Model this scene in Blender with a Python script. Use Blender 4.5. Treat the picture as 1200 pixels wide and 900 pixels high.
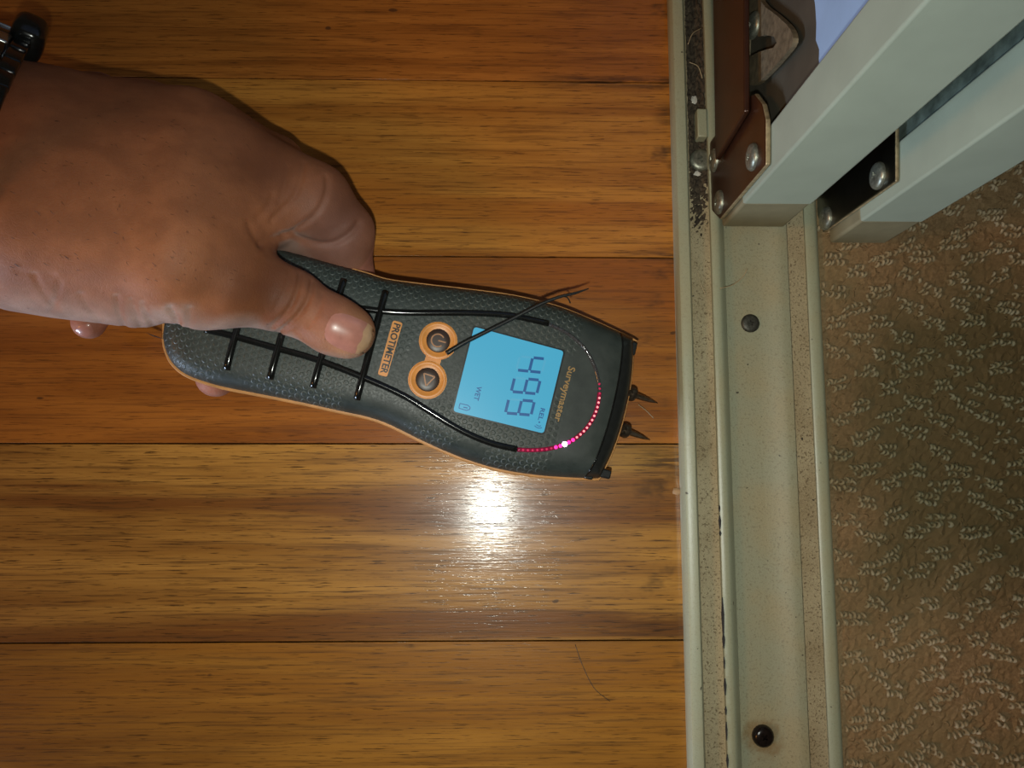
import bpy, bmesh, math, random
import numpy as np
from mathutils import Vector, Matrix, Quaternion
from mathutils.bvhtree import BVHTree

for o in list(bpy.data.objects):
    bpy.data.objects.remove(o, do_unlink=True)
SC = bpy.context.scene
COL = SC.collection
S = 0.01                       # everything below is laid out in centimetres
random.seed(7)
rng = np.random.default_rng(7)

# ------------------------------------------------------------------ camera
F = 910.0                      # focal length in pixels of the 1200x900 frame
CAM = np.array([0.0, 0.0, 33.0])
_dn = np.array([-20.0, 110.0, F]); _dn /= np.linalg.norm(_dn)
AZ = -_dn
AY = np.array([-2.0, -7680.0, F]); AY -= AZ * AY.dot(AZ); AY /= np.linalg.norm(AY)
AX = np.cross(AY, AZ)
RW = np.array([AX, AY, AZ])    # camera (right, down, forward) -> world

def ray(px, py):
    return RW @ np.array([(px - 600) / F, (py - 450) / F, 1.0])

def at(px, py, z=0.0):
    d = ray(px, py)
    return CAM + d * ((z - CAM[2]) / d[2])

def to_px(p):
    p = np.asarray(p, float) - CAM
    c = p @ RW
    return 600 + F * c[..., 0] / c[..., 2], 450 + F * c[..., 1] / c[..., 2]

cd = bpy.data.cameras.new('camera')
cam = bpy.data.objects.new('camera', cd)
COL.objects.link(cam)
cd.sensor_fit = 'HORIZONTAL'
cd.sensor_width = 36.0
cd.lens = 36.0 * F / 1200.0
cd.clip_start = 0.01
cd.clip_end = 50
right, down, fwd = RW[:, 0], RW[:, 1], RW[:, 2]
cm = Matrix(((right[0], -down[0], -fwd[0], CAM[0] * S),
             (right[1], -down[1], -fwd[1], CAM[1] * S),
             (right[2], -down[2], -fwd[2], CAM[2] * S),
             (0, 0, 0, 1)))
cam.matrix_world = cm
SC.camera = cam

# ------------------------------------------------------------------ light
vs = SC.view_settings
vs.view_transform = 'Standard'
vs.look = 'None'
vs.gamma = 1.0
vs.use_curve_mapping = False
vs.exposure = 0.0

world = bpy.data.worlds.new('room_ambient')
SC.world = world
world.use_nodes = True
bg = world.node_tree.nodes['Background']
bg.inputs['Color'].default_value = (1.0, 0.74, 0.5, 1)
bg.inputs['Strength'].default_value = 0.035

def lamp(name, kind, loc, energy, color, size=None, target=None, sizey=None):
    l = bpy.data.lights.new(name, kind)
    l.energy = energy
    l.color = color
    if kind == 'POINT':
        l.shadow_soft_size = size
    elif kind == 'AREA':
        l.shape = 'RECTANGLE'
        l.size = size
        l.size_y = sizey or size
    o = bpy.data.objects.new(name, l)
    COL.objects.link(o)
    o.location = Vector(loc) * S
    if target is not None:
        o.rotation_euler = (Vector(target) - Vector(loc)).to_track_quat('-Z', 'Y').to_euler()
    return o

# the phone's own torch, just beside the lens
torch = lamp('phone_torch', 'SPOT', (-0.4, -2.6, 33.2), 2.75, (0.97, 1.0, 0.90), None, tuple(np.array([-0.4, -2.6, 33.2]) + fwd * 10 + np.array([0.9, 0.2, 0])))
torch.data.shadow_soft_size = 0.004
torch.data.spot_size = math.radians(106)
torch.data.spot_blend = 1.0
# warm ceiling fixture of the room, up to the left
lamp('warm_room_lamp', 'AREA', (-210, -45, 165), 12.5, (1.0, 0.40, 0.09), 0.40, (-5, 5, 0))
# cool daylight of a window low on the near side
lamp('window_daylight', 'AREA', (-110, -78, 9), 13.0, (0.62, 0.77, 1.0), 0.5, (-14, 5, 5), 0.14)

# ------------------------------------------------------------------ helpers
def link(o, parent=None):
    COL.objects.link(o)
    if parent is not None:
        o.parent = parent
    return o

def tag(o, label=None, cat=None, group=None, kind=None):
    if label: o['label'] = label
    if cat: o['category'] = cat
    if group: o['group'] = group
    if kind: o['kind'] = kind
    return o

def empty(name, loc, rot=None):
    e = bpy.data.objects.new(name, None)
    e.empty_display_size = 0.02
    COL.objects.link(e)
    if rot is not None:
        e.matrix_world = Matrix.Translation(Vector(loc) * S) @ rot.to_4x4()
    else:
        e.location = Vector(loc) * S
    e['_loc'] = [float(c) for c in loc]
    return e

def mesh_obj(name, verts, faces, mat, parent=None, smooth=False, org=None, auto=None):
    """verts in cm; org = the parent's base point in cm (subtracted)"""
    v = np.asarray(verts, float).reshape(-1, 3)
    if org is not None:
        v = v - np.asarray(org, float)
    me = bpy.data.meshes.new(name)
    me.from_pydata([tuple(p) for p in v * S], [], [tuple(int(i) for i in f) for f in faces])
    me.update()
    if smooth:
        me.polygons.foreach_set('use_smooth', [True] * len(me.polygons))
    if auto is not None:
        me.polygons.foreach_set('use_smooth', [True] * len(me.polygons))
        try:
            me.set_sharp_from_angle(angle=math.radians(auto))
        except Exception:
            pass
    if mat is not None:
        me.materials.append(mat)
    o = bpy.data.objects.new(name, me)
    return link(o, parent)

def bm_obj(name, bm, mat, parent=None, org=None, smooth=False, auto=None):
    if org is not None:
        for v in bm.verts:
            v.co -= Vector(org)
    for v in bm.verts:
        v.co *= S
    bmesh.ops.recalc_face_normals(bm, faces=bm.faces[:])
    me = bpy.data.meshes.new(name)
    bm.to_mesh(me)
    bm.free()
    if smooth:
        me.polygons.foreach_set('use_smooth', [True] * len(me.polygons))
    elif auto is not None:        # round only the bevels, keep the big faces flat
        me.polygons.foreach_set('use_smooth', [max(abs(c) for c in p.normal) < .9995 for p in me.polygons])
    if mat is not None:
        me.materials.append(mat)
    o = bpy.data.objects.new(name, me)
    return link(o, parent)

def box_bm(x0, x1, y0, y1, z0, z1, bevel=0.0, seg=2):
    bm = bmesh.new()
    bmesh.ops.create_cube(bm, size=1.0)
    for v in bm.verts:
        v.co = Vector(((x0 + x1) / 2 + v.co.x * (x1 - x0), (y0 + y1) / 2 + v.co.y * (y1 - y0), (z0 + z1) / 2 + v.co.z * (z1 - z0)))
    if bevel > 0:
        bmesh.ops.bevel(bm, geom=bm.edges[:], offset=bevel, segments=seg, affect='EDGES', profile=0.5)
    return bm

def catmull(pts, n=8, closed=False):
    pts = np.asarray(pts, float)
    m = len(pts)
    out = []
    rngi = range(m if closed else m - 1)
    for i in rngi:
        if closed:
            p0, p1, p2, p3 = pts[(i - 1) % m], pts[i], pts[(i + 1) % m], pts[(i + 2) % m]
        else:
            p1, p2 = pts[i], pts[i + 1]
            p0 = pts[i - 1] if i > 0 else 2 * p1 - p2
            p3 = pts[i + 2] if i + 2 < m else 2 * p2 - p1
        for k in range(n):
            t = k / n
            out.append(0.5 * ((2 * p1) + (-p0 + p2) * t + (2 * p0 - 5 * p1 + 4 * p2 - p3) * t * t + (-p0 + 3 * p1 - 3 * p2 + p3) * t ** 3))
    if not closed:
        out.append(pts[-1])
    return np.array(out)

def tube(path, radius, seg=8, up=(0, 0, 1), squash=1.0, caps=True):
    """swept tube; radius may be an array; returns verts, faces"""
    path = np.asarray(path, float)
    n = len(path)
    r = np.broadcast_to(np.asarray(radius, float), (n,))
    T = np.gradient(path, axis=0)
    T /= np.linalg.norm(T, axis=1)[:, None] + 1e-9
    up = np.asarray(up, float)
    A = np.cross(T, up)
    A /= np.linalg.norm(A, axis=1)[:, None] + 1e-9
    B = np.cross(A, T)
    V, Fc = [], []
    for i in range(n):
        for k in range(seg):
            a = 2 * math.pi * k / seg
            V.append(path[i] + r[i] * (A[i] * math.cos(a) + B[i] * math.sin(a) * squash))
    for i in range(n - 1):
        for k in range(seg):
            k2 = (k + 1) % seg
            Fc.append((i * seg + k, i * seg + k2, (i + 1) * seg + k2, (i + 1) * seg + k))
    if caps:
        Fc.append(tuple(range(seg))[::-1])
        Fc.append(tuple((n - 1) * seg + k for k in range(seg)))
    return V, Fc

def prism(poly, w0, w1, frame=None):
    """2-D polygon extruded from w0 to w1; frame maps (a,b,w)->xyz"""
    n = len(poly)
    f = frame or (lambda a, b, w: (a, b, w))
    V = [f(a, b, w0) for a, b in poly] + [f(a, b, w1) for a, b in poly]
    Fc = [tuple(range(n))[::-1], tuple(range(n, 2 * n))]
    for i in range(n):
        j = (i + 1) % n
        Fc.append((i, j, n + j, n + i))
    return V, Fc

def lathe(profile, seg=20):
    """profile list of (r, h); around +z"""
    V, Fc = [], []
    for r, h in profile:
        for k in range(seg):
            a = 2 * math.pi * k / seg
            V.append((r * math.cos(a), r * math.sin(a), h))
    for i in range(len(profile) - 1):
        for k in range(seg):
            k2 = (k + 1) % seg
            Fc.append((i * seg + k, i * seg + k2, (i + 1) * seg + k2, (i + 1) * seg + k))
    Fc.append(tuple(range(seg))[::-1])
    Fc.append(tuple((len(profile) - 1) * seg + k for k in range(seg)))
    return V, Fc

def hexrgb(r, g, b):
    def l(c):
        c /= 255.0
        return c / 12.92 if c <= 0.04045 else ((c + 0.055) / 1.055) ** 2.4
    return (l(r), l(g), l(b), 1)

# ------------------------------------------------------------------ materials
class NT:
    def __init__(s, name):
        s.m = bpy.data.materials.new(name)
        s.m.use_nodes = True
        s.t = s.m.node_tree
        s.n = s.t.nodes
        s.p = s.n['Principled BSDF']
    def node(s, typ, **kw):
        nd = s.n.new(typ)
        for k, v in kw.items():
            setattr(nd, k, v)
        return nd
    def lk(s, a, b):
        s.t.links.new(a, b)
    def val(s, sock, v):
        if isinstance(v, bpy.types.NodeSocket):
            s.lk(v, sock)
        else:
            sock.default_value = v
    def math(s, op, a, b=0.0, c=0.0, clamp=False):
        nd = s.node('ShaderNodeMath', operation=op)
        nd.use_clamp = clamp
        s.val(nd.inputs[0], a); s.val(nd.inputs[1], b); s.val(nd.inputs[2], c)
        return nd.outputs[0]
    def coords(s, scale=(100, 100, 100), loc=(0, 0, 0), rot=(0, 0, 0)):
        tc = s.node('ShaderNodeTexCoord')
        mp = s.node('ShaderNodeMapping')
        mp.inputs['Scale'].default_value = scale
        mp.inputs['Location'].default_value = loc
        mp.inputs['Rotation'].default_value = rot
        s.lk(tc.outputs['Object'], mp.inputs['Vector'])
        return mp.outputs[0]
    def noise(s, vec, scale=1.0, detail=3.0, rough=0.55, dist=0.0):
        nd = s.node('ShaderNodeTexNoise')
        nd.inputs['Scale'].default_value = scale
        nd.inputs['Detail'].default_value = detail
        nd.inputs['Roughness'].default_value = rough
        nd.inputs['Distortion'].default_value = dist
        s.lk(vec, nd.inputs['Vector'])
        return nd.outputs['Fac']
    def ramp(s, fac, stops):
        nd = s.node('ShaderNodeValToRGB')
        el = nd.color_ramp.elements
        while len(el) < len(stops):
            el.new(0.5)
        for e, (p, c) in zip(el, stops):
            e.position = p
            e.color = c if len(c) == 4 else (*c, 1)
        s.lk(fac, nd.inputs[0])
        return nd.outputs[0]
    def step(s, fac, a, b):
        nd = s.node('ShaderNodeMapRange')
        nd.interpolation_type = 'SMOOTHSTEP'
        s.val(nd.inputs['Value'], fac)
        nd.inputs['From Min'].default_value = a
        nd.inputs['From Max'].default_value = b
        return nd.outputs[0]
    def mix(s, fac, a, b, blend='MIX'):
        nd = s.node('ShaderNodeMix', data_type='RGBA', blend_type=blend)
        s.val(nd.inputs[0], fac); s.val(nd.inputs[6], a); s.val(nd.inputs[7], b)
        return nd.outputs[2]
    def bump(s, h, strength=0.3, dist=0.0002, normal=None):
        nd = s.node('ShaderNodeBump')
        nd.inputs['Strength'].default_value = strength
        nd.inputs['Distance'].default_value = dist
        s.lk(h, nd.inputs['Height'])
        if normal is not None:
            s.lk(normal, nd.inputs['Normal'])
        return nd.outputs[0]
    def set(s, **kw):
        for k, v in kw.items():
            s.val(s.p.inputs[k.replace('_', ' ')], v)
        return s

def plain(name, col, rough=0.5, metal=0.0, spec=0.5, mottle=0.12, mscale=3.0, bump=0.0, bscale=20.0, emit=None, estr=0.0, **kw):
    t = NT(name)
    c = t.coords()
    n = t.noise(c, mscale, 4)
    lo = tuple(x * (1 - mottle) for x in col[:3]) + (1,)
    hi = tuple(min(1, x * (1 + mottle)) for x in col[:3]) + (1,)
    t.set(Base_Color=t.ramp(n, [(0.3, lo), (0.7, hi)]), Roughness=rough, Metallic=metal)
    t.p.inputs['Specular IOR Level'].default_value = spec
    if bump > 0:
        t.set(Normal=t.bump(t.noise(c, bscale, 3), bump, 0.0003))
    if emit is not None:
        t.p.inputs['Emission Color'].default_value = emit
        t.p.inputs['Emission Strength'].default_value = estr
    for k, v in kw.items():
        t.p.inputs[k.replace('_', ' ')].default_value = v
    return t.m

def wood_material(name, seed, dark, light, red, grainy=1.0):
    dark, light, red = (tuple(c * k for c, k in zip(x, (1.0, .96, .60))) for x in (dark, light, red))
    t = NT(name)
    s1 = t.coords((100 * .055, 100 * .75, 100), (seed * 3.1, seed * 7.7, 0))
    s2 = t.coords((100 * .20, 100 * 8.0, 100), (seed * 1.7, seed * 2.9, 0))
    s3 = t.coords((100 * .85, 100 * 17.0, 100), (seed * 5.3, seed * 1.3, 0))
    s4 = t.coords((100 * .03, 100 * .33, 100), (seed * 2.1, seed * 0.7, 0))
    fig = t.noise(s1, 1.0, 5, .6, 0.6)
    col = t.ramp(fig, [(.28, dark), (.46, tuple((a + b) / 2 for a, b in zip(dark, light))), (.62, light), (.8, tuple(.9 * a + .1 * b for a, b in zip(light, dark)))])
    broad = t.step(t.noise(s4, 1.0, 3, .5, .8), .48, .66)
    col = t.mix(t.math('MULTIPLY', broad, .85), col, (*red, 1))
    lines = t.noise(s2, 1.0, 4, .62)
    col = t.mix(t.math('MULTIPLY', t.step(lines, .48, .66), .52 * grainy), col, (*[x * .42 for x in dark], 1))
    col = t.mix(t.math('MULTIPLY', t.step(lines, .44, .25), .22), col, (*[min(1, x * 1.35) for x in light], 1))
    pores = t.step(t.noise(s3, 1.0, 3, .6), .57, .66)
    col = t.mix(t.math('MULTIPLY', pores, .74 * grainy), col, (*[x * .25 for x in dark], 1))
    # water stains creeping in from the door track, with a shape of their own
    tc = t.node('ShaderNodeTexCoord')
    sep = t.node('ShaderNodeSeparateXYZ')
    t.lk(tc.outputs['Object'], sep.inputs[0])
    sx = t.coords((100 * .30, 100 * .55, 100), (seed * 9.1, seed * 4.4, 0))
    stn = t.noise(sx, 1.0, 4, .6)
    edge = t.step(sep.outputs[0], .035, .076)
    st = t.step(t.math('ADD', stn, t.math('MULTIPLY', edge, .16)), .70, .84)
    col = t.mix(t.math('MULTIPLY', st, t.math('MULTIPLY', edge, .75)), col, (.03, .016, .008, 1))
    sy = t.coords((100 * .5, 100 * 7.0, 100), (3.3, 1.2, 0))
    stk = t.noise(sy, 1.0, 4, .65)
    for (yy, hw, xa, xb, amt) in STREAKS:
        dy = t.math('ABSOLUTE', t.math('SUBTRACT', sep.outputs[1], yy * S))
        m = t.math('SUBTRACT', 1.0, t.step(dy, hw * .15 * S, hw * S))
        m = t.math('MULTIPLY', m, t.step(sep.outputs[0], xa * S, xb * S))
        m = t.math('MULTIPLY', m, t.step(stk, .34, .58))
        col = t.mix(t.math('MULTIPLY', m, amt), col, (.028, .013, .006, 1))
    # a few small dark nicks
    s5 = t.coords((100 * .55, 100 * 1.1, 100), (seed * 1.9, seed * 8.3, 0))
    nick = t.step(t.noise(s5, 1.0, 1, .3), .80, .815)
    col = t.mix(t.math('MULTIPLY', nick, .7), col, (.03, .014, .008, 1))
    t.set(Base_Color=col, Roughness=t.ramp(lines, [(.3, (.30,) * 3), (.7, (.46,) * 3)]))
    t.p.inputs['Specular IOR Level'].default_value = .22
    t.p.inputs['Coat Weight'].default_value = .42
    t.p.inputs['Coat Roughness'].default_value = .14
    s6 = t.coords((100 * .8, 100 * 15.0, 100), (seed * 2.3, seed * 3.9, 0))
    wav = t.noise(s6, 1.0, 3, .6)
    b1 = t.bump(wav, .20, .00022)
    b2 = t.bump(pores, .10, -.00012, b1)
    t.set(Normal=b2, Coat_Normal=b2)
    return t.m

# ------------------------------------------------------------------ floor of oak strips
_TL = at(795.5, 500, 0.0)[0]
SEAMS = [at(400, y, 0)[1] for y in (93, 300, 520, 752)]
W_PL = (SEAMS[0] - SEAMS[3]) / 3
ys = [SEAMS[0] + W_PL * k for k in (4, 3, 2, 1)] + SEAMS + [SEAMS[3] - W_PL * k for k in (1, 2, 3, 4)]
TRACK_L = at(795.5, 500, 0.0)[0]
STREAKS = [(SEAMS[0] + .02, .42, .3, 4.6, .85), (SEAMS[1] + .1, .35, 4.8, 7.2, .7), (at(770, 541, 0)[1], .75, 5.4, 7.0, .75),
           (at(770, 735, 0)[1], 1.1, 1.5, 6.5, .45), (at(780, 135, 0)[1], 1.0, 6.8, 7.6, .6)]
X0, X1 = -62.0, TRACK_L + 0.3
W = {
    'a': wood_material('oak_reddish', 1.0, (.200, .060, .012), (.430, .152, .038), (.250, .080, .018), .9),
    'b': wood_material('oak_orange', 2.4, (.235, .076, .015), (.475, .203, .052), (.335, .115, .024), 1.0),
    'c': wood_material('oak_amber', 3.7, (.200, .062, .013), (.380, .140, .034), (.245, .078, .017), .8),
    'd': wood_material('oak_brown', 5.2, (.200, .082, .020), (.440, .230, .075), (.150, .052, .016), 1.2),
    'e': wood_material('oak_golden', 6.9, (.205, .085, .018), (.420, .205, .050), (.280, .118, .026), 1.0),
}
def sub_floor():
    bm = box_bm(X0, X1, ys[-1], ys[0], -3.6, -1.9)
    return bm_obj('floor', bm, plain('subfloor_ply', (.09, .06, .035), .9))
floor = tag(sub_floor(), kind='structure')
kinds = ['d', 'b', 'e', 'a', 'b', 'c', 'd', 'e', 'b', 'a', 'd']
for i in range(len(ys) - 1):
    g = .028
    bm = box_bm(X0, X1, ys[i + 1] + g, ys[i] - g, -1.88, 0.0, .009, 2)
    bm_obj('plank', bm, W[kinds[i]], floor, auto=40)

# ------------------------------------------------------------------ carpet on the far side of the track
TRACK_R = at(969.5, 500, 0.3)[0]
def carpet():
    x0, x1, y0, y1 = TRACK_R - .1, TRACK_R + 17, -42.0, 40.0
    st = .16
    nx, ny = int((x1 - x0) / st), int((y1 - y0) / st)
    V, Fc = [], []
    h = rng.normal(0, .022, (nx + 1, ny + 1))
    jx = rng.normal(0, .03, (nx + 1, ny + 1)); jy = rng.normal(0, .03, (nx + 1, ny + 1))
    for i in range(nx + 1):
        for j in range(ny + 1):
            V.append((x0 + i * st + jx[i, j], y0 + j * st + jy[i, j], .22 + h[i, j]))
    for i in range(nx):
        for j in range(ny):
            a = i * (ny + 1) + j
            Fc.append((a, a + ny + 1, a + ny + 2, a + 1))
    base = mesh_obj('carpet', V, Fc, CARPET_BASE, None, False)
    # loop clusters, staggered rows of two lines of loops
    V, Fc = [], []
    arc = [(math.cos(a), math.sin(a)) for a in np.linspace(-.25, math.pi + .25, 6)]
    def loop(cx, cy, r, yaw, hgt, th, V=V, Fc=Fc):
        b = len(V)
        ca, sa = math.cos(yaw), math.sin(yaw)
        lean = random.uniform(-.06, .06)
        for (u, w) in arc:
            for k in range(5):
                q = 2 * math.pi * k / 5
                rr = r + th * math.cos(q)
                lx, ly, lz = u * rr, th * math.sin(q) + lean * w, w * rr * hgt
                V.append((cx + lx * ca - ly * sa, cy + lx * sa + ly * ca, .22 + lz))
        for i in range(5):
            for k in range(5):
                k2 = (k + 1) % 5
                Fc.append((b + i * 5 + k, b + i * 5 + k2, b + (i + 1) * 5 + k2, b + (i + 1) * 5 + k))
    row = 0
    y = y0 + .4
    while y < y1:
        x = x0 + (.55 if row % 2 else 1.70) + .12 * math.sin(row * .9)
        while x < x1:
            cx, cy = x + random.uniform(-.25, .25), y + random.uniform(-.15, .15)
            far = (cx - x0) / 8.0
            slant = random.uniform(-.07, .07)
            for line in (-1, 1):
                n = random.choice((4, 5, 6, 7))
                for k in range(n):
                    if random.random() < .06 + .10 * far:
                        continue
                    lx = cx + (k - (n - 1) / 2) * .19 + random.uniform(-.05, .05)
                    if lx < x0 + .12:
                        continue
                    ly = cy + line * .15 + slant * (k - (n - 1) / 2) + random.uniform(-.06, .06)
                    loop(lx, ly, random.uniform(.075, .105), random.uniform(.9, 2.2), random.uniform(1.3, 2.0), random.uniform(.055, .075))
            x += 2.12 + random.uniform(-.1, .1)
        y += .70
        row += 1
    V2, F2 = [], []
    # sparse low loops between the clusters
    for _ in range(3800):
        lx, ly = random.uniform(x0 + .15, x1), random.uniform(y0, y1)
        loop(lx, ly, random.uniform(.05, .09), random.uniform(0, 3.1), random.uniform(.2, .6), random.uniform(.03, .05), V2, F2)
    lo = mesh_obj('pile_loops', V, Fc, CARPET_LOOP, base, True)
    tag(lo, kind='stuff')
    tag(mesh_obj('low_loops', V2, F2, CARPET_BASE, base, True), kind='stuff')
    tag(base, 'brown loop-pile carpet with paler raised tufts beside the door track', 'carpet', kind='stuff')
    return base

def carpet_mat(name, a, b, c):
    t = NT(name)
    v = t.coords()
    n = t.noise(v, 9.0, 3)
    m = t.noise(v, .16, 3)
    col = t.ramp(n, [(.25, a), (.75, b)])
    col = t.mix(t.math('MULTIPLY', t.step(m, .42, .62), .6), col, (*c, 1))
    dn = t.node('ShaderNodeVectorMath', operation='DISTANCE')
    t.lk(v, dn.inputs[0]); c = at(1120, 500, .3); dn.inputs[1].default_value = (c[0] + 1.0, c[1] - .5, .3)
    mid_patch = t.math('ADD', dn.outputs['Value'], t.math('MULTIPLY', t.math('SUBTRACT', t.noise(v, .22, 3), .5), 9.0))
    col = t.mix(t.math('MULTIPLY', t.step(mid_patch, 10.5, 3.5), .86), col, (a[0] * .55, a[1] * .72, a[2] * .7, 1))  # darker, greener irregular patch around the middle of the carpet
    t.set(Base_Color=col, Roughness=.95, Normal=t.bump(t.noise(v, 45, 2), .8, .0005))
    t.p.inputs['Specular IOR Level'].default_value = .1
    return t.m
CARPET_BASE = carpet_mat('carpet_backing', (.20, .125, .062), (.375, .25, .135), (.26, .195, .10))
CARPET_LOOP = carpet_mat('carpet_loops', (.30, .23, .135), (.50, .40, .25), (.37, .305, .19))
carpet()

# ------------------------------------------------------------------ door track
TY0, TY1 = -42.0, 46.0
def xz(px, z):
    return (at(px, 500, z)[0], z)
track_base = (xz(880, 0)[0], 0.0, 0.0)
def dusty(name, base, dust, amount, rough=.45, grit=0.0, rust=False):
    t = NT(name)
    v = t.coords()
    n1 = t.noise(v, .35, 4)
    n2 = t.noise(v, 11.0, 3)
    col = t.mix(t.math('MULTIPLY', t.step(n1, .38, .7), amount), base, dust)
    col = t.mix(t.math('MULTIPLY', t.step(n2, .54, .68), .15 + .75 * grit), col, (dust[0] * .35, dust[1] * .3, dust[2] * .25, 1))
    n3 = t.noise(v, 4.0, 1)
    col = t.mix(t.math('MULTIPLY', t.step(n3, .76, .79), .9), col, (.02, .014, .01, 1))
    n4 = t.noise(v, 24.0, 2)
    col = t.mix(t.math('MULTIPLY', t.step(n4, .56, .70), .18 + .35 * grit), col, (dust[0] * .45, dust[1] * .4, dust[2] * .3, 1))
    col = t.mix(t.math('MULTIPLY', t.step(n4, .44, .30), .10 + .25 * grit), col, (min(1, base[0] * 1.5), min(1, base[1] * 1.5), base[2] * 1.4, 1))
    if rust:
        c = at(893.5, 864, .26)
        dn = t.node('ShaderNodeVectorMath', operation='DISTANCE')
        t.lk(v, dn.inputs[0]); dn.inputs[1].default_value = (c[0] - track_base[0], c[1], .26)
        rr = t.math('ADD', dn.outputs['Value'], t.math('MULTIPLY', t.math('SUBTRACT', t.noise(v, 2.2, 3), .5), .9))
        col = t.mix(t.math('MULTIPLY', t.step(rr, .95, .45), .75), col, (.19, .115, .04, 1))
    t.set(Base_Color=col, Roughness=rough, Normal=t.bump(n2, .15 + grit * .8, .0003))
    return t.m
CREAM = dusty('cream_paint', (.315, .335, .235, 1), (.34, .305, .185, 1), .55, .38)
PAN = dusty('cream_paint_dusty', (.275, .28, .19, 1), (.31, .265, .15, 1), .75, .55, .3, True)
GRIT = dusty('gritty_channel', (.34, .29, .18, 1), (.24, .185, .10, 1), .8, .85, .9)

track = tag(empty('door_track', track_base), 'cream painted metal sliding door track with dusty channels between wood floor and carpet', 'door track')
def extr(name, prof, mat):
    """open profile (x,z) closed down to z=-0.05 and extruded along y"""
    pl = [tuple(p) for p in prof]
    poly = pl + [(pl[-1][0], -.12), (pl[0][0], -.12)]
    n = len(poly)
    V = [(x, TY0, z) for x, z in poly] + [(x, TY1, z) for x, z in poly]
    Fc = [tuple(range(n)), tuple(range(n, 2 * n))[::-1]] + [(i, i + n, (i + 1) % n + n, (i + 1) % n) for i in range(n)]
    o = mesh_obj(name, V, Fc, mat, track, org=track_base, auto=35)
    return o
extr('outer_rail', [xz(794.6, 0.0), xz(795.6, .35), xz(798, .62), xz(801.5, .80), xz(805, .86), xz(813.5, .86), xz(815, .80), xz(815.6, .2)], CREAM)
extr('channel', [xz(815.2, .26), xz(827, .22), xz(839, .27)], GRIT)
extr('guide_ridge', [xz(838.6, .2), xz(839, .66), xz(840.5, .76), xz(843.5, .80), xz(848.5, .80), xz(851, .74), xz(853.5, .55), xz(856, .34)], CREAM)
extr('track_bed', [xz(855.5, .3), xz(862, .25), xz(890, .25), xz(904, .28), xz(912, .38), xz(919, .47), xz(925, .50), xz(931.6, .48)], PAN)
extr('dust_strip', [xz(932.4, .44), xz(942, .43), xz(952.6, .44)], GRIT)
extr('inner_rail', [xz(953, .44), xz(954, .53), xz(957, .57), xz(965, .57), xz(968.5, .48), xz(969.6, .0)], CREAM)
# black chipped paint along the ridge
def chips():
    mt = plain('chipped_black', (.012, .01, .009), .8)
    for (py, ln) in ((592, 8), (604, 16), (622, 6), (700, 50), (742, 18), (770, 14), (795, 20), (828, 10), (846, 22), (884, 16)):
        V, Fc = [], []
        x = xz(840, .79)[0]
        ya, yb = at(850, py, .8)[1], at(850, py + ln, .8)[1]
        w = random.uniform(.03, .06)
        for (yy, ww) in ((ya, .2), (ya * .6 + yb * .4, 1), (ya * .3 + yb * .7, .7), (yb, .2)):
            V += [(x - w * ww, yy, .765), (x + w * ww, yy, .812), (x + w * ww * .6, yy, .75)]
        for i in range(3):
            Fc += [(i * 3, i * 3 + 1, i * 3 + 4, i * 3 + 3), (i * 3 + 1, i * 3 + 2, i * 3 + 5, i * 3 + 4)]
        mesh_obj('paint_chip', V, Fc, mt, track, org=track_base)
chips()

STEEL = plain('zinc_screw', (.24, .25, .20), .42, .7, mottle=.4, mscale=8)
DARKSTEEL = plain('grimy_screw', (.06, .06, .05), .5, .6, mottle=.4, mscale=9)
BLACKSCREW = plain('black_rusty_screw', (.012, .008, .007), .22, .3, mottle=.4, mscale=9)

def screw_mesh(r, h, mat, name='screw'):
    prof = [(r * 1.0, 0), (r * 1.0, h * .35), (r * .9, h * .72), (r * .66, h * .95), (r * .36, h * 1.0)]
    V, Fc = lathe(prof, 20)
    Fc = Fc[:-1]
    n = 20
    top = len(V) - n
    # cross recess: inner floor sunk
    for k in range(n):
        a = 2 * math.pi * k / n
        c = max(abs(math.cos(2 * a)), 0.0)
        V.append((r * (.14 + .2 * c ** 3) * math.cos(a), r * (.14 + .2 * c ** 3) * math.sin(a), h * 1.0))
    for k in range(n):
        a = 2 * math.pi * k / n
        c = max(abs(math.cos(2 * a)), 0.0)
        V.append((r * (.08 + .16 * c ** 3) * math.cos(a), r * (.08 + .16 * c ** 3) * math.sin(a), h * .55))
    for k in range(n):
        k2 = (k + 1) % n
        Fc.append((top + k, top + k2, top + n + k2, top + n + k))
        Fc.append((top + n + k, top + n + k2, top + 2 * n + k2, top + 2 * n + k))
    Fc.append(tuple(top + 2 * n + k for k in range(n)))
    me_o = mesh_obj(name, V, Fc, mat, None, auto=50)
    me = me_o.data
    bpy.data.objects.remove(me_o)
    return me

def place(name, me, loc, normal, parent, org, spin=0.0):
    o = bpy.data.objects.new(name, me)
    link(o, parent)
    q = Vector(normal).to_track_quat('Z', 'Y')
    o.matrix_local = Matrix.Translation((Vector(loc) - Vector(org)) * S) @ q.to_matrix().to_4x4() @ Matrix.Rotation(spin, 4, 'Z')
    return o
scr_grey = screw_mesh(.40, .14, DARKSTEEL)
scr_blk = screw_mesh(.44, .30, BLACKSCREW)
s = place('screw', scr_grey, at(879, 379, .26), (0, 0, 1), track, track_base, .4); s['label'] = 'flat grey screw head in the track bed'
s = place('screw', scr_blk, at(893.5, 862, .26), (0, 0, 1), track, track_base, .9); s['label'] = 'shiny black domed screw head in the track bed'

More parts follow.
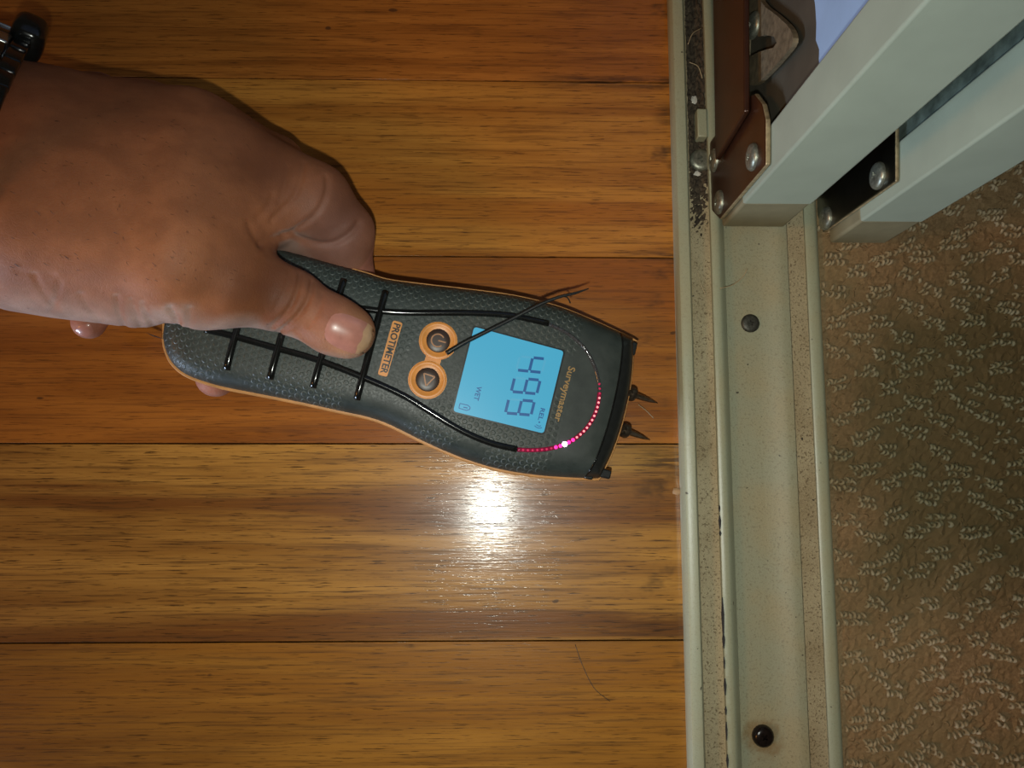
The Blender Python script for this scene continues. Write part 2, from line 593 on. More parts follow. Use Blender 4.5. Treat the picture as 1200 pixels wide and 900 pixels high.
# ------------------------------------------------------------------ sliding door leaves
WHITE = plain('white_enamel', (.305, .35, .272), .5, mottle=.05, mscale=.6, bump=.10, bscale=16)
BEIGE = plain('beige_plastic', (.20, .175, .10), .6, mottle=.1, mscale=1.2)
RAIL = plain('dark_bronze_rail', (.062, .055, .04), .5, mottle=.25, mscale=.5)
BLUE = plain('pale_blue_film', (.29, .42, .62), .5, mottle=.06, mscale=.7)
GREYSEAL = plain('grey_green_seal', (.10, .135, .12), .35, mottle=.5, mscale=1.6, bump=.8, bscale=2.5)
def plate_mat(name, col, rough, metal=1.0):
    t = NT(name)
    v = t.coords()
    t.set(Base_Color=t.ramp(t.noise(v, 1.3, 4), [(.3, tuple(x * .7 for x in col)), (.7, col)]), Roughness=rough, Metallic=metal, Normal=t.bump(t.noise(v, 7, 3), .06, .0003))
    return t.m
PLATE = plate_mat('brown_bracket_plate', (.052, .018, .008), .34, .35)
PLATEDGE = plain('plate_edge', (.33, .26, .15), .5, .5, mottle=.35, mscale=5)
GALV = plain('worn_galvanised', (.165, .13, .078), .6, .35, mottle=.35, mscale=4, bump=.4, bscale=9)
scr_zinc = screw_mesh(.50, .20, STEEL)

DZ = 1.3
def door(name, pc, pr, ztop, label, ystile):
    a = at(*pc, DZ); b = at(*pr, DZ)
    x0, x1, y0 = a[0], b[0], a[1]
    org = ((x0 + x1) / 2, y0 + 30, DZ)
    root = tag(empty(name, org), label, 'door', 'sliding door leaves')
    y1 = y0 + ystile
    zc = 4.15
    bm_obj('stile', box_bm(x0, x1, y0, y1, zc, ztop, .10, 3), WHITE, root, org, auto=50)
    bm_obj('bottom_cap', box_bm(x0 + .03, x1 - .03, y0 + .03, y1, DZ, zc + .02, .12, 3), BEIGE, root, org, auto=50)
    bm_obj('stile', box_bm(x0, x1, y0 + 70, y0 + 70 + ystile, zc, ztop, .10, 3), WHITE, root, org, auto=50)
    return root, org, x0, x1, y0, y1
# near leaf
d1, o1, x0, x1, y0, y1 = door('sliding_door', (845, 267), (919, 262), 203, 'nearer white framed sliding door leaf with screwed brown bracket, over the track', 1.72)
ze = 10.6
bm_obj('bottom_rail', box_bm(x0 + .55, x1 - .3, y1 - .05, y0 + 70, 2.0, ze), RAIL, d1, o1)
# pale blue film with a ragged lower edge
V, Fc = [], []
n = 40
for i in range(n + 1):
    yy = y1 - .05 + (68.3) * (i / n) ** 2.2
    z0 = ze - .25 + random.uniform(-.15, .15)
    V += [(x0 + .50, yy, z0), (x0 + .50, yy, 203), (x0 + .62, yy, z0), (x0 + .62, yy, 203)]
for i in range(n):
    a = i * 4
    Fc += [(a, a + 1, a + 5, a + 4), (a + 2, a + 6, a + 7, a + 3), (a, a + 4, a + 6, a + 2), (a + 1, a + 3, a + 7, a + 5)]
Fc += [(0, 2, 3, 1), (n * 4, n * 4 + 1, n * 4 + 3, n * 4 + 2)]
mesh_obj('blue_panel', V, Fc, BLUE, d1, org=o1)
bm_obj('back_panel', box_bm(x0 + .62, x1 - .3, y1 - .05, y0 + 70, ze, 203), RAIL, d1, o1)

def on_plane_x(px, py, xpl):
    d = ray(px, py)
    return CAM + d * ((xpl - CAM[0]) / d[0])

def plate(name, pxs, xf, thick, mat, parent, org, edge=True, bevel=.06):
    """vertical plate with its face at x=xf, outline traced on that plane"""
    pts = [on_plane_x(px, py, xf) for px, py in pxs]
    bm = bmesh.new()
    f = [bm.verts.new((xf, p[1], p[2])) for p in pts]
    face = bm.faces.new(f)
    ex = bmesh.ops.extrude_face_region(bm, geom=[face])
    for v in ex['geom']:
        if isinstance(v, bmesh.types.BMVert):
            v.co.x += thick
    bm.normal_update()
    for fc in bm.faces:
        if edge and abs(fc.normal.x) < .5:
            fc.material_index = 1
    o = bm_obj(name, bm, mat, parent, org)
    o.data.materials.append(PLATEDGE)
    md = o.modifiers.new('soft_edge', 'BEVEL')
    md.width = bevel * S
    md.segments = 2
    md.limit_method = 'ANGLE'
    return o

# roller bracket screwed to the near leaf
xf = x0 - .22
pl = plate('bracket_plate', [(843, 257), (897, 193), (897, 140), (893, 122), (884, 110), (876, 113), (832, 166), (828, 205), (832, 245)], xf, .2, PLATE, d1, o1)
for q, (px, py) in enumerate(((883, 184), (838, 188), (844, 237))):
    p = on_plane_x(px, py, xf)
    place('screw', scr_zinc, (xf, p[1], p[2]), (-1, 0, 0), d1, o1, .5 + q)
# longer strip that runs on along the leaf, and its upright keyed tab
xg = x0 - .5
plate('roller_strip', [(838, 188), (872, 131), (871, -160), (833, -160)], xg, .22, PLATE, d1, o1, False)
xt = x0 + .15
def tab():
    out = catmull([(873, 96), (884, 100), (900, 86), (918, 66), (929, 50), (926, 34), (910, 18), (892, 2), (884, -30), (873, -40)], 3)
    hole = [(874, 68), (879, 66), (889, 61), (898, 58), (906, 56), (910, 50), (907, 43), (897, 41), (889, 43), (882, 36), (875, 38)]
    P = [on_plane_x(a, b, xt) for a, b in out]
    H = [on_plane_x(a, b, xt) for a, b in hole]
    bm = bmesh.new()
    def ring(pts, x):
        vsx = [bm.verts.new((x, p[1], p[2])) for p in pts]
        es = [bm.edges.new((vsx[i], vsx[(i + 1) % len(vsx)])) for i in range(len(vsx))]
        return vsx, es
    for x in (xt, xt + .18):
        va, ea = ring(P, x)
        vb, eb = ring(H, x)
        bmesh.ops.triangle_fill(bm, use_beauty=True, use_dissolve=False, edges=ea + eb)
        if x == xt:
            va0, vb0 = va, vb
    for a0, a1 in ((va0, va), (vb0, vb)):
        for i in range(len(a0)):
            j = (i + 1) % len(a0)
            bm.faces.new((a0[i], a0[j], a1[j], a1[i]))
    return bm_obj('keyhole_tab', bm, GALV, d1, o1)
tab()
p = on_plane_x(885, 30, xt)
place('bolt', scr_zinc, (xt - .02, p[1], p[2]), (-1, 0, 0.1), d1, o1, .2)

# far leaf
d2, o2, a0, a1, b0, b1 = door('sliding_door', (971, 286), (1038, 284), 203, 'farther white framed sliding door leaf with black bracket, over the carpet edge', 1.9)
bm_obj('seal_strip', box_bm(a0 + .25, a1 - .3, b1 - .05, b0 + 70, 6.5, 203), GREYSEAL, d2, o2)
bm_obj('bottom_rail', box_bm(a0 + .4, a1 - .3, b1 - .05, b0 + 70, 2.0, 6.5), RAIL, d2, o2)
xf2 = a0 - .18
BLKPL = plate_mat('dark_plate', (.16, .15, .12), .3)
plate('bracket_plate', [(964, 273), (1049, 213), (1049, 150), (1044, 120), (1020, 118), (956, 180), (957, 250)], xf2, .16, BLKPL, d2, o2)
for q, (px, py) in enumerate(((1030, 206), (969, 256))):
    p = on_plane_x(px, py, xf2)
    place('screw', scr_zinc, (xf2, p[1], p[2]), (-1, 0, 0), d2, o2, .2 + q)

# ------------------------------------------------------------------ moisture meter
PSI, TH = math.radians(-14.4), math.radians(7.4)
OM = at(597, 445, 1.85)
Uv = np.array([math.cos(TH) * math.cos(PSI), math.cos(TH) * math.sin(PSI), -math.sin(TH)])
Vv = np.array([-math.sin(PSI), math.cos(PSI), 0.0])
Wv = np.cross(Uv, Vv)
MR = Matrix(((Uv[0], Vv[0], Wv[0]), (Uv[1], Vv[1], Wv[1]), (Uv[2], Vv[2], Wv[2])))
meter = tag(empty('moisture_meter', OM, MR), 'dark grey and orange handheld moisture meter with lit blue screen, gripped in the hand', 'meter')

def loc(px, py, w=0.0):
    """pixel -> the meter's own plane at height w"""
    d = ray(px, py)
    base = OM + Wv * w
    t = Wv.dot(base - CAM) / Wv.dot(d)
    p = CAM + d * t - OM
    return np.array([p.dot(Uv), p.dot(Vv)])

lower = [(193.5, 398), (196, 411), (204, 427), (222, 441), (258, 453), (300, 461.5), (350, 471.5), (400, 482.5), (430, 489), (456, 498), (500, 519.5), (540, 536.5), (580, 549), (620, 556), (660, 559.5), (700, 561)]
upper = [(193.5, 398), (195, 372), (200, 335), (212, 300), (232, 284), (262, 280), (310, 288), (350, 299.5), (400, 313.5), (430, 322), (455, 329.5), (500, 335.5), (540, 340), (600, 348), (650, 360), (690, 375.5), (722, 390), (745, 401)]
LO = catmull([loc(*p) for p in lower], 10)
UP = catmull([loc(*p) for p in upper], 10)
UT = min(LO[:, 0].min(), UP[:, 0].min())
UH = min(LO[-1, 0], UP[-1, 0])
FB = 0.40                                     # bulge of the nose
def front(v):
    vm, vh = (LO[-1, 1] + UP[-1, 1]) / 2, (UP[-1, 1] - LO[-1, 1]) / 2
    return UH + FB * (1 - np.clip(np.abs((v - vm) / vh), 0, 1) ** 2.2)
tv = np.linspace(LO[-1, 1], UP[-1, 1], 24)
nose = np.stack([front(tv), tv], 1)
POLY = np.concatenate([LO, nose, UP[::-1][:-1]])
def dist_poly(q):
    q = np.atleast_2d(q)
    A = POLY; B = np.roll(POLY, -1, 0)
    AB = B - A
    L2 = (AB ** 2).sum(1) + 1e-12
    t = np.clip(((q[:, None] - A[None]) * AB[None]).sum(2) / L2, 0, 1)
    d = np.linalg.norm(q[:, None] - (A[None] + AB[None] * t[..., None]), axis=2)
    return d.min(1)
PD = [0, .05, .12, .25, .45, .7, 1.0, 1.4]
PW = [.10, .42, .66, .88, 1.03, 1.12, 1.17, 1.19]
HT = 1.19
_pc = catmull(np.stack([PD, PW], 1), 8)
def surf(u, v):
    d = dist_poly(np.stack([np.atleast_1d(u), np.atleast_1d(v)], 1))
    return np.interp(d, _pc[:, 0], _pc[:, 1])

def half_grid(s0, s1, nu, nv, fn, shrink=0.0):
    """grid over the outline between stations s0..s1 (0 tail, 1 nose)"""
    ss = np.linspace(s0, s1, nu)
    tt = np.sin(np.linspace(-1, 1, nv) * math.pi / 2)
    pts = []
    for s in ss:
        u = UT + (UH - UT) * (s ** 1.6 if s < .3 else s * 1.0) if False else UT + (UH - UT) * s
        lo = np.interp(u, LO[:, 0], LO[:, 1]); up = np.interp(u, UP[:, 0], UP[:, 1])
        v = (lo + up) / 2 + (up - lo) / 2 * tt * (1 - shrink)
        k = max(0.0, (s - .8) / .2) ** 2
        uu = u + k * (front(v) - UH)
        pts.append(np.stack([uu, v], 1))
    pts = np.array(pts)
    w = fn(pts[..., 0].ravel(), pts[..., 1].ravel()).reshape(pts.shape[:2])
    V = np.concatenate([pts, w[..., None]], 2).reshape(-1, 3)
    Fc = [(i * nv + j, (i + 1) * nv + j, (i + 1) * nv + j + 1, i * nv + j + 1) for i in range(nu - 1) for j in range(nv - 1)]
    return V, Fc
def warp_s(x):
    return x
def shell_mat():
    t = NT('grey_textured_shell')
    v = t.coords()
    sep = t.node('ShaderNodeSeparateXYZ')
    t.lk(v, sep.inputs[0])
    x, y = sep.outputs[0], sep.outputs[1]
    k = 2 * math.pi / .235
    def wave(a):
        return t.math('COSINE', t.math('ADD', t.math('MULTIPLY', x, k * math.cos(a)), t.math('MULTIPLY', y, k * math.sin(a))))
    h = t.math('ADD', t.math('ADD', wave(0), wave(2 * math.pi / 3)), wave(4 * math.pi / 3))
    cell = t.step(h, -.6, .9)
    ringm = t.math('MULTIPLY', t.step(h, -1.2, -.4), t.math('SUBTRACT', 1.0, t.step(h, .3, 1.2)))
    fade = t.step(t.noise(v, .28, 2), .40, .56)          # the moulded cells are worn away in places
    nose = t.math('SUBTRACT', 1.0, t.step(x, 1.6, 2.4))
    m = t.math('MULTIPLY', t.math('MULTIPLY', cell, fade), nose)
    n = t.noise(v, 2.0, 4)
    col = t.ramp(n, [(.3, (.016, .024, .0215, 1)), (.7, (.029, .039, .035, 1))])
    col = t.mix(t.math('MULTIPLY', t.math('MULTIPLY', t.math('MULTIPLY', ringm, fade), nose), .55), col, (.085, .105, .095, 1))
    fine = t.noise(v, 38, 2)
    t.set(Base_Color=col, Roughness=t.ramp(t.noise(v, 12, 2), [(.3, (.42,) * 3), (.7, (.6,) * 3)]),
          Normal=t.bump(fine, .12, .0002, t.bump(m, .55, .0005)))
    t.p.inputs['Specular IOR Level'].default_value = .5
    return t.m
SHELL = shell_mat()
ORANGE = plain('orange_rubber', (.42, .145, .022), .48, mottle=.15, mscale=2)
ORANGE_R = plain('pale_orange_rim', (.50, .235, .065), .5, mottle=.15, mscale=2)
ORANGE_L = plain('orange_button', (.62, .25, .05), .42, mottle=.1, mscale=3)
BLACKG = plain('gloss_black', (.006, .007, .007), .14, mottle=.2, mscale=4)
BLACKM = plain('satin_black', (.012, .014, .014), .35, mottle=.2, mscale=4)
BROWNBTN = plain('brown_button_face', (.035, .02, .014), .4, mottle=.2)
ICON = plain('bronze_print', (.36, .17, .07), .4, mottle=.1)

def mpart(name, V, Fc, mat, parent=None, smooth=False, auto=None):
    return mesh_obj(name, V, Fc, mat, parent or meter, smooth, None, auto)

# front shell: stations squeezed towards the tail end
def shell(name, s0, s1, nu, nv, mat, lift=0.0):
    ss = np.linspace(0, 1, nu)
    ss = s0 + (s1 - s0) * (ss ** 1.7 if s0 == 0 else ss)
    tt = np.sin(np.linspace(-1, 1, nv) * math.pi / 2)
    pts = []
    for s in ss:
        u = UT + .004 + (UH - UT - .004) * s
        lo = np.interp(u, LO[:, 0], LO[:, 1]); up = np.interp(u, UP[:, 0], UP[:, 1])
        v = (lo + up) / 2 + (up - lo) / 2 * tt * .998
        kk = max(0.0, (s - .75) / .25) ** 2
        pts.append(np.stack([u + kk * (front(v) - UH) * .995, v], 1))
    pts = np.array(pts)
    w = surf(pts[..., 0].ravel(), pts[..., 1].ravel()).reshape(pts.shape[:2]) + lift
    n = nu * nv
    V = np.concatenate([pts, w[..., None]], 2).reshape(-1, 3)
    B = V.copy(); B[:, 2] = .0
    Fc = [(i * nv + j, (i + 1) * nv + j, (i + 1) * nv + j + 1, i * nv + j + 1) for i in range(nu - 1) for j in range(nv - 1)]
    # skirt
    border = [i * nv for i in range(nu)] + [(nu - 1) * nv + j for j in range(1, nv)] + [i * nv + nv - 1 for i in range(nu - 2, -1, -1)] + [j for j in range(nv - 2, 0, -1)]
    m = len(border)
    VV = list(V) + [B[b] for b in border]
    for k in range(m):
        k2 = (k + 1) % m
        Fc.append((border[k], n + k, n + k2, border[k2]))
    return mpart(name, VV, Fc, mat, auto=60)
S_SEAM = .963
shell('front_shell', 0.0, S_SEAM, 110, 60, SHELL)
shell('nose_cap', S_SEAM + .002, 1.0, 10, 60, BLACKM, .03)

# orange rim and dark back shell follow the outline
def offset_poly(d):
    P = POLY
    t = np.roll(P, -1, 0) - np.roll(P, 1, 0)
    t /= np.linalg.norm(t, axis=1)[:, None] + 1e-9
    nrm = np.stack([t[:, 1], -t[:, 0]], 1)          # outward for this winding
    for _ in range(3):
        nrm = (np.roll(nrm, 1, 0) + nrm + np.roll(nrm, -1, 0)); nrm /= np.linalg.norm(nrm, axis=1)[:, None] + 1e-9
    return P + nrm * d
def band(name, rings, mat, cap=True, auto=50):
    V, Fc = [], []
    n = len(POLY)
    for d, w in rings:
        for q in offset_poly(d):
            V.append((q[0], q[1], w))
    for i in range(len(rings) - 1):
        for k in range(n):
            k2 = (k + 1) % n
            Fc.append((i * n + k, i * n + k2, (i + 1) * n + k2, (i + 1) * n + k))
    if cap:
        Fc.append(tuple(range(n))); Fc.append(tuple((len(rings) - 1) * n + k for k in range(n))[::-1])
    return mpart(name, V, Fc, mat, auto=auto)
band('orange_rim', [(-.03, .20), (.05, .20), (.085, .14), (.09, -.02), (.05, -.08), (-.05, -.10)], ORANGE_R)
band('back_shell', [(-.02, -.06), (-.10, -.3), (-.25, -.55), (-.5, -.78), (-.8, -.86)], ORANGE)

def surf_path(pxs, n=6, lift=0.0, wh=HT):
    P = catmull([loc(a, b, wh) for a, b in pxs], n)
    w = surf(P[:, 0], P[:, 1]) + lift
    return np.concatenate([P, w[:, None]], 1)
def groove(name, pxs, r, mat, n=6, lift=.015, wh=HT, squash=.8):
    V, Fc = tube(surf_path(pxs, n, lift, wh), r, 8, squash=squash)
    return mpart(name, V, Fc, mat, smooth=True)
groove('trim_line', [(250, 330), (300, 336), (350, 345), (400, 357), (446, 364.5), (480, 366.5), (520, 366.5), (560, 367), (600, 370), (643, 379)], .125, BLACKG)
groove('trim_line', [(240, 386), (270, 393), (320, 407), (370, 421), (425, 442), (470, 462), (500, 480), (540, 504), (575, 519), (606, 526.5)], .125, BLACKG)
for a, b in (((300, 303), (265, 433)), ((352, 314), (316, 444)), ((403, 327), (366.5, 454)), ((452, 341), (418, 468))):
    pts = [(a[0] + (b[0] - a[0]) * t, a[1] + (b[1] - a[1]) * t) for t in np.linspace(0, 1, 12)]
    groove('grip_rib', pts, .135, BLACKG, 2, .03)

def disc_poly(c, r, n=32):
    return [(c[0] + r * math.cos(2 * math.pi * k / n), c[1] + r * math.sin(2 * math.pi * k / n)) for k in range(n)]
def slab(name, poly, w0, w1, mat, parent=None, auto=40):
    V, Fc = prism(poly, w0, w1)
    return mpart(name, V, Fc, mat, parent, auto=auto)
def round_poly(c4, r, n=5):
    """rounded polygon through corner list"""
    out = []
    m = len(c4)
    for i in range(m):
        p0, p1, p2 = (np.array(c4[(i - 1) % m]), np.array(c4[i]), np.array(c4[(i + 1) % m]))
        a = p1 + (p0 - p1) / np.linalg.norm(p0 - p1) * r
        b = p1 + (p2 - p1) / np.linalg.norm(p2 - p1) * r
        for k in range(n + 1):
            t = k / n
            out.append(tuple((1 - t) ** 2 * a + 2 * t * (1 - t) * p1 + t * t * b))
    return out
def stroke(pts, width, w0, w1):
    pts = np.asarray(pts, float)
    T = np.gradient(pts, axis=0); T /= np.linalg.norm(T, axis=1)[:, None] + 1e-9
    N = np.stack([-T[:, 1], T[:, 0]], 1) * width / 2
    poly = list(map(tuple, pts + N)) + list(map(tuple, (pts - N)[::-1]))
    n = len(poly); m = len(pts)
    V = [(a, b, w0) for a, b in poly] + [(a, b, w1) for a, b in poly]
    Fc = []
    for i in range(m - 1):
        q = (i, i + 1, n - 2 - i, n - 1 - i)
        Fc.append(tuple(x + n for x in q)); Fc.append(q[::-1])
    for i in range(n):
        j = (i + 1) % n
        Fc.append((i, j, n + j, n + i))
    return V, Fc
def text_mesh(name, body, size, mat, centre, direction, w, parent, width=None, thick=.006, bold=0.0):
    """flat printed lettering; direction = angle of the reading direction in meter axes"""
    cu = bpy.data.curves.new(name, 'FONT')
    cu.body = body
    cu.align_x = 'CENTER'; cu.align_y = 'CENTER'
    cu.size = size
    cu.offset = bold
    cu.resolution_u = 3
    cu.extrude = thick
    o = bpy.data.objects.new(name, cu)
    COL.objects.link(o)
    bpy.context.view_layer.update()
    dg = bpy.context.evaluated_depsgraph_get()
    me = bpy.data.meshes.new_from_object(o.evaluated_get(dg))
    bpy.data.objects.remove(o); bpy.data.curves.remove(cu)
    V = np.array([v.co[:] for v in me.vertices])
    if width:
        V[:, 0] *= width / (V[:, 0].max() - V[:, 0].min())
    V[:, 0] -= (V[:, 0].max() + V[:, 0].min()) / 2
    ca, sa = math.cos(direction), math.sin(direction)
    X = centre[0] + V[:, 0] * ca - V[:, 1] * sa
    Y = centre[1] + V[:, 0] * sa + V[:, 1] * ca
    V2 = np.stack([X, Y, V[:, 2] + w], 1)
    Fc = [tuple(p.vertices) for p in me.polygons]
    bpy.data.meshes.remove(me)
    return mpart(name, V2, Fc, mat, parent)

# brand plate
bc = [loc(*p, HT) for p in ((460.5, 375.5), (472, 378.5), (453.5, 442), (442.5, 439))]
bp = slab('name_plate', round_poly(bc, .09), HT - .05, HT + .045, ORANGE_L)
bcen = sum(bc) / 4
bd = bc[3] - bc[0]
text_mesh('lettering', 'PROTIMETER', .36, BLACKM, bcen, math.atan2(bd[1], bd[0]), HT + .05, bp, np.linalg.norm(bd) * .92, bold=.010)

# buttons
b1, b2 = loc(513.5, 399.5, HT), loc(501, 445, HT)
ax = (b2 - b1) / np.linalg.norm(b2 - b1)
nx_ = np.array([-ax[1], ax[0]])
R = .74
def figure8():
    d = np.linalg.norm(b2 - b1)
    P = []
    a0 = math.atan2(ax[1], ax[0])
    th = .42
    for k in range(40):
        a = a0 + th + (2 * math.pi - 2 * th) * k / 39
        P.append(b1 + R * np.array([math.cos(a), math.sin(a)]))
    for k in range(40):
        a = a0 + math.pi + th + (2 * math.pi - 2 * th) * k / 39
        P.append(b2 + R * np.array([math.cos(a), math.sin(a)]))
    return [tuple(p) for p in P]
pad = slab('button_pad', figure8(), HT - .05, HT + .03, ORANGE_L)
for c, nm in ((b1, 'power_button'), (b2, 'mode_button')):
    V, Fc = lathe([(R * .97, HT + .02), (R * .97, HT + .075), (R * .88, HT + .10), (R * .80, HT + .08), (R * .72, HT + .05), (R * .3, HT + .05)], 36)
    V = [(x + c[0], y + c[1], z) for x, y, z in V]
    ring = mpart(nm, V, Fc, ORANGE_L, auto=60)
    V, Fc = lathe([(R * .62, HT + .03), (R * .62, HT + .07), (R * .56, HT + .095), (R * .3, HT + .10)], 32)
    face = mpart('button_face', [(x + c[0], y + c[1], z) for x, y, z in V], Fc, BROWNBTN, ring, auto=60)
    wz = HT + .10
    if nm == 'power_button':
        a = np.linspace(math.radians(40), math.radians(320), 26)
        V, Fc = stroke(np.stack([c[0] - .02 + .245 * np.cos(a), c[1] + .245 * np.sin(a)], 1), .05, wz, wz + .008)
        mpart('icon', V, Fc, ICON, ring)
        V, Fc = stroke([(c[0] + .0, c[1]), (c[0] + .15, c[1]), (c[0] + .30, c[1])], .05, wz, wz + .008)
        mpart('icon', V, Fc, ICON, ring)
    else:
        tri = [(c[0] - .03 + .24 * math.cos(math.radians(a)), c[1] + .02 + .24 * math.sin(math.radians(a))) for a in (-90, 30, 150)]
        tri = [(c[0] - .0, c[1] - .26), (c[0] + .24, c[1] + .17), (c[0] - .20, c[1] + .19)]
        for i in range(3):
            p, q = np.array(tri[i]), np.array(tri[(i + 1) % 3])
            V, Fc = stroke([p, (p + q) / 2, q], .05, wz, wz + .008)
            mpart('icon', V, Fc, ICON, ring)

# display
q4 = [loc(*p, HT) for p in ((555.6, 383), (660.5, 411.5), (637, 508), (531, 482))]
cen = sum(q4) / 4
def emis(name, col, st):
    return plain(name, col, .25, mottle=.0, emit=(*col[:3], 1), estr=st)
slab('screen_bezel', round_poly([cen + (p - cen) * 1.035 for p in q4], .16), HT - .05, HT + .012, BLACKM)
LCD = plain('lit_display', (.025, .09, .12), .3, mottle=.03, mscale=.5, emit=(.05, .36, .56, 1), estr=.85)
scr = slab('screen', round_poly(q4, .13), HT - .04, HT + .022, LCD)
e1 = (q4[1] - q4[0] + q4[2] - q4[3]) / 2
e2 = (q4[3] - q4[0] + q4[2] - q4[1]) / 2
def lcd(s, t):
    a = q4[0] + (q4[1] - q4[0]) * s
    b = q4[3] + (q4[2] - q4[3]) * s
    return a + (b - a) * t
INK = plain('display_ink', (.004, .04, .10), .4, mottle=.0, emit=(.004, .075, .25, 1), estr=.7)
INK2 = plain('display_ink_faint', (.05, .19, .28), .4, mottle=.0, emit=(.035, .27, .43, 1), estr=.8)
WL = HT + .022
def digit(sc, tc, on, h=.275, w=.165, sl=-.030):
    """seven segments; top of the digit towards the nose, reading towards the lower edge"""
    def pt(x, y):      # x across the digit 0..1, y up 0..1
        return lcd(sc + (y - .5) * h, tc + (x - .5) * w - sl * -(y - .5) * 1.6)
    g = .06
    segs = {'a': ((g, 1), (1 - g, 1)), 'b': ((1, 1 - g), (1, .5 + g * .7)), 'c': ((1, .5 - g * .7), (1, g)), 'd': ((g, 0), (1 - g, 0)),
            'e': ((0, .5 - g * .7), (0, g)), 'f': ((0, 1 - g), (0, .5 + g * .7)), 'g': ((g, .5), (1 - g, .5))}
    for k, (p, q) in segs.items():
        P, Q = pt(*p), pt(*q)
        lit = k in on
        V, Fc = stroke([P, P * .88 + Q * .12, (P + Q) / 2, P * .12 + Q * .88, Q], .112 if lit else .08, WL - .004, WL + (.006 if lit else .003))
        mpart('segment', V, Fc, INK if lit else INK2, scr)
digit(.688, .254, 'fbgc')
digit(.688, .512, 'abcdfg')
digit(.682, .769, 'abcdfg')
DIR = math.atan2(e2[1], e2[0])
text_mesh('word', 'WET', .27, INK, lcd(.205, .735), DIR, WL, scr, np.linalg.norm(e2) * .165, .004, .006)
text_mesh('word', 'REL', .25, INK, lcd(.925, .79), DIR, WL, scr, np.linalg.norm(e2) * .145, .004, .005)
for k, (tt_, rr) in enumerate(((.885, .0), (.915, .045), (.940, .085))):
    if k == 0:
        slab('signal_dot', disc_poly(lcd(.925, tt_), .035, 10), WL - .003, WL + .006, INK, scr)
    else:
        a = np.linspace(-.7, .7, 8)
        c0 = lcd(.925, .885)
        ang = DIR
        V, Fc = stroke([c0 + (rr + .03) * 2.0 * np.array([math.cos(ang + x), math.sin(ang + x)]) for x in a], .028, WL - .003, WL + .005)
        mpart('signal_arc', V, Fc, INK, scr)
bat = [lcd(.05, .895), lcd(.05, .95), lcd(.135, .955), lcd(.165, .935), lcd(.165, .91), lcd(.135, .893)]
for i in range(6):
    p, q = bat[i], bat[(i + 1) % 6]
    V, Fc = stroke([p, (p + q) / 2, q], .032, WL - .003, WL + .005)
    mpart('battery_icon', V, Fc, INK, scr)
V, Fc = stroke([lcd(.095, .928), lcd(.12, .926), lcd(.14, .925)], .04, WL - .003, WL + .005)
mpart('battery_icon', V, Fc, INK, scr)
m0, m1 = loc(670, 430, HT), loc(653, 494, HT)
text_mesh('lettering', 'Surveymaster', .40, plain('gold_print', (.33, .20, .065), .45), (m0 + m1) / 2, math.atan2((m1 - m0)[1], (m1 - m0)[0]), HT + .004, None, np.linalg.norm(m1 - m0), .004, .006)

# light ring: clear channel with a row of diodes
ringpx = [(643, 380), (657, 386), (670, 394), (684, 407), (694, 423), (700.5, 442), (702.5, 460), (699.5, 478), (692, 495), (680, 509), (664, 519.5), (645, 525.5), (625, 527.5), (606, 526.8)]
groove('light_channel', ringpx, .075, plain('smoked_channel', (.05, .05, .055), .1, mottle=.1, Coat_Weight=.6), 6, .0)
RP = surf_path(ringpx, 10, .045)
seg = np.linalg.norm(np.diff(RP, axis=0), axis=1)
cum = np.concatenate([[0], np.cumsum(seg)])
tot = cum[-1]
LED_OFF = plain('diode_unlit', (.05, .045, .045), .3, mottle=.1)
LED_RED = emis('diode_red', (1.0, .26, .28, 1), 1.3)
LED_DIM = emis('diode_dim_red', (.55, .03, .10, 1), .35)
LED_PINK = emis('diode_pink', (.95, .03, .32, 1), 1.5)
LED_HOT = emis('diode_hot', (1.0, .62, .95, 1), 9.0)
def led_mesh(mat, r=.048):
    V, Fc = lathe([(r, 0), (r * .9, .03), (r * .5, .05)], 8)
    o = mesh_obj('diode', V, Fc, mat)
    me = o.data
    bpy.data.objects.remove(o)
    return me
LM = {k: led_mesh(m, r) for k, m, r in (('off', LED_OFF, .04), ('red', LED_RED, .05), ('dim', LED_DIM, .05), ('pink', LED_PINK, .08), ('hot', LED_HOT, .11))}
f = tot * .02
hot_s = None
while f < tot * .985:
    p = np.array([np.interp(f, cum, RP[:, k]) for k in range(3)])
    fr = f / tot
    kind = 'off' if fr < .40 else 'dim' if fr < .46 else 'red' if fr < .70 else 'pink' if fr < .755 else 'hot' if fr < .772 else 'pink' if fr < .83 else 'dim'
    o = bpy.data.objects.new('diode', LM[kind])
    link(o, meter)
    o.location = Vector(p) * S
    f += .185 if kind != 'off' else .24
# crimson translucent light guide over the lit arc
lit = [p for p in ringpx[6:]]
RPx = surf_path(lit, 8, .02)
V, Fc = tube(RPx, .082, 8, squash=.5)
t = NT('red_light_guide')
t.set(Base_Color=(.16, .006, .03, 1), Roughness=.2)
t.p.inputs['Emission Color'].default_value = (.75, .0, .10, 1)
t.p.inputs['Emission Strength'].default_value = .10
mpart('light_guide', V, Fc, t.m, smooth=True)

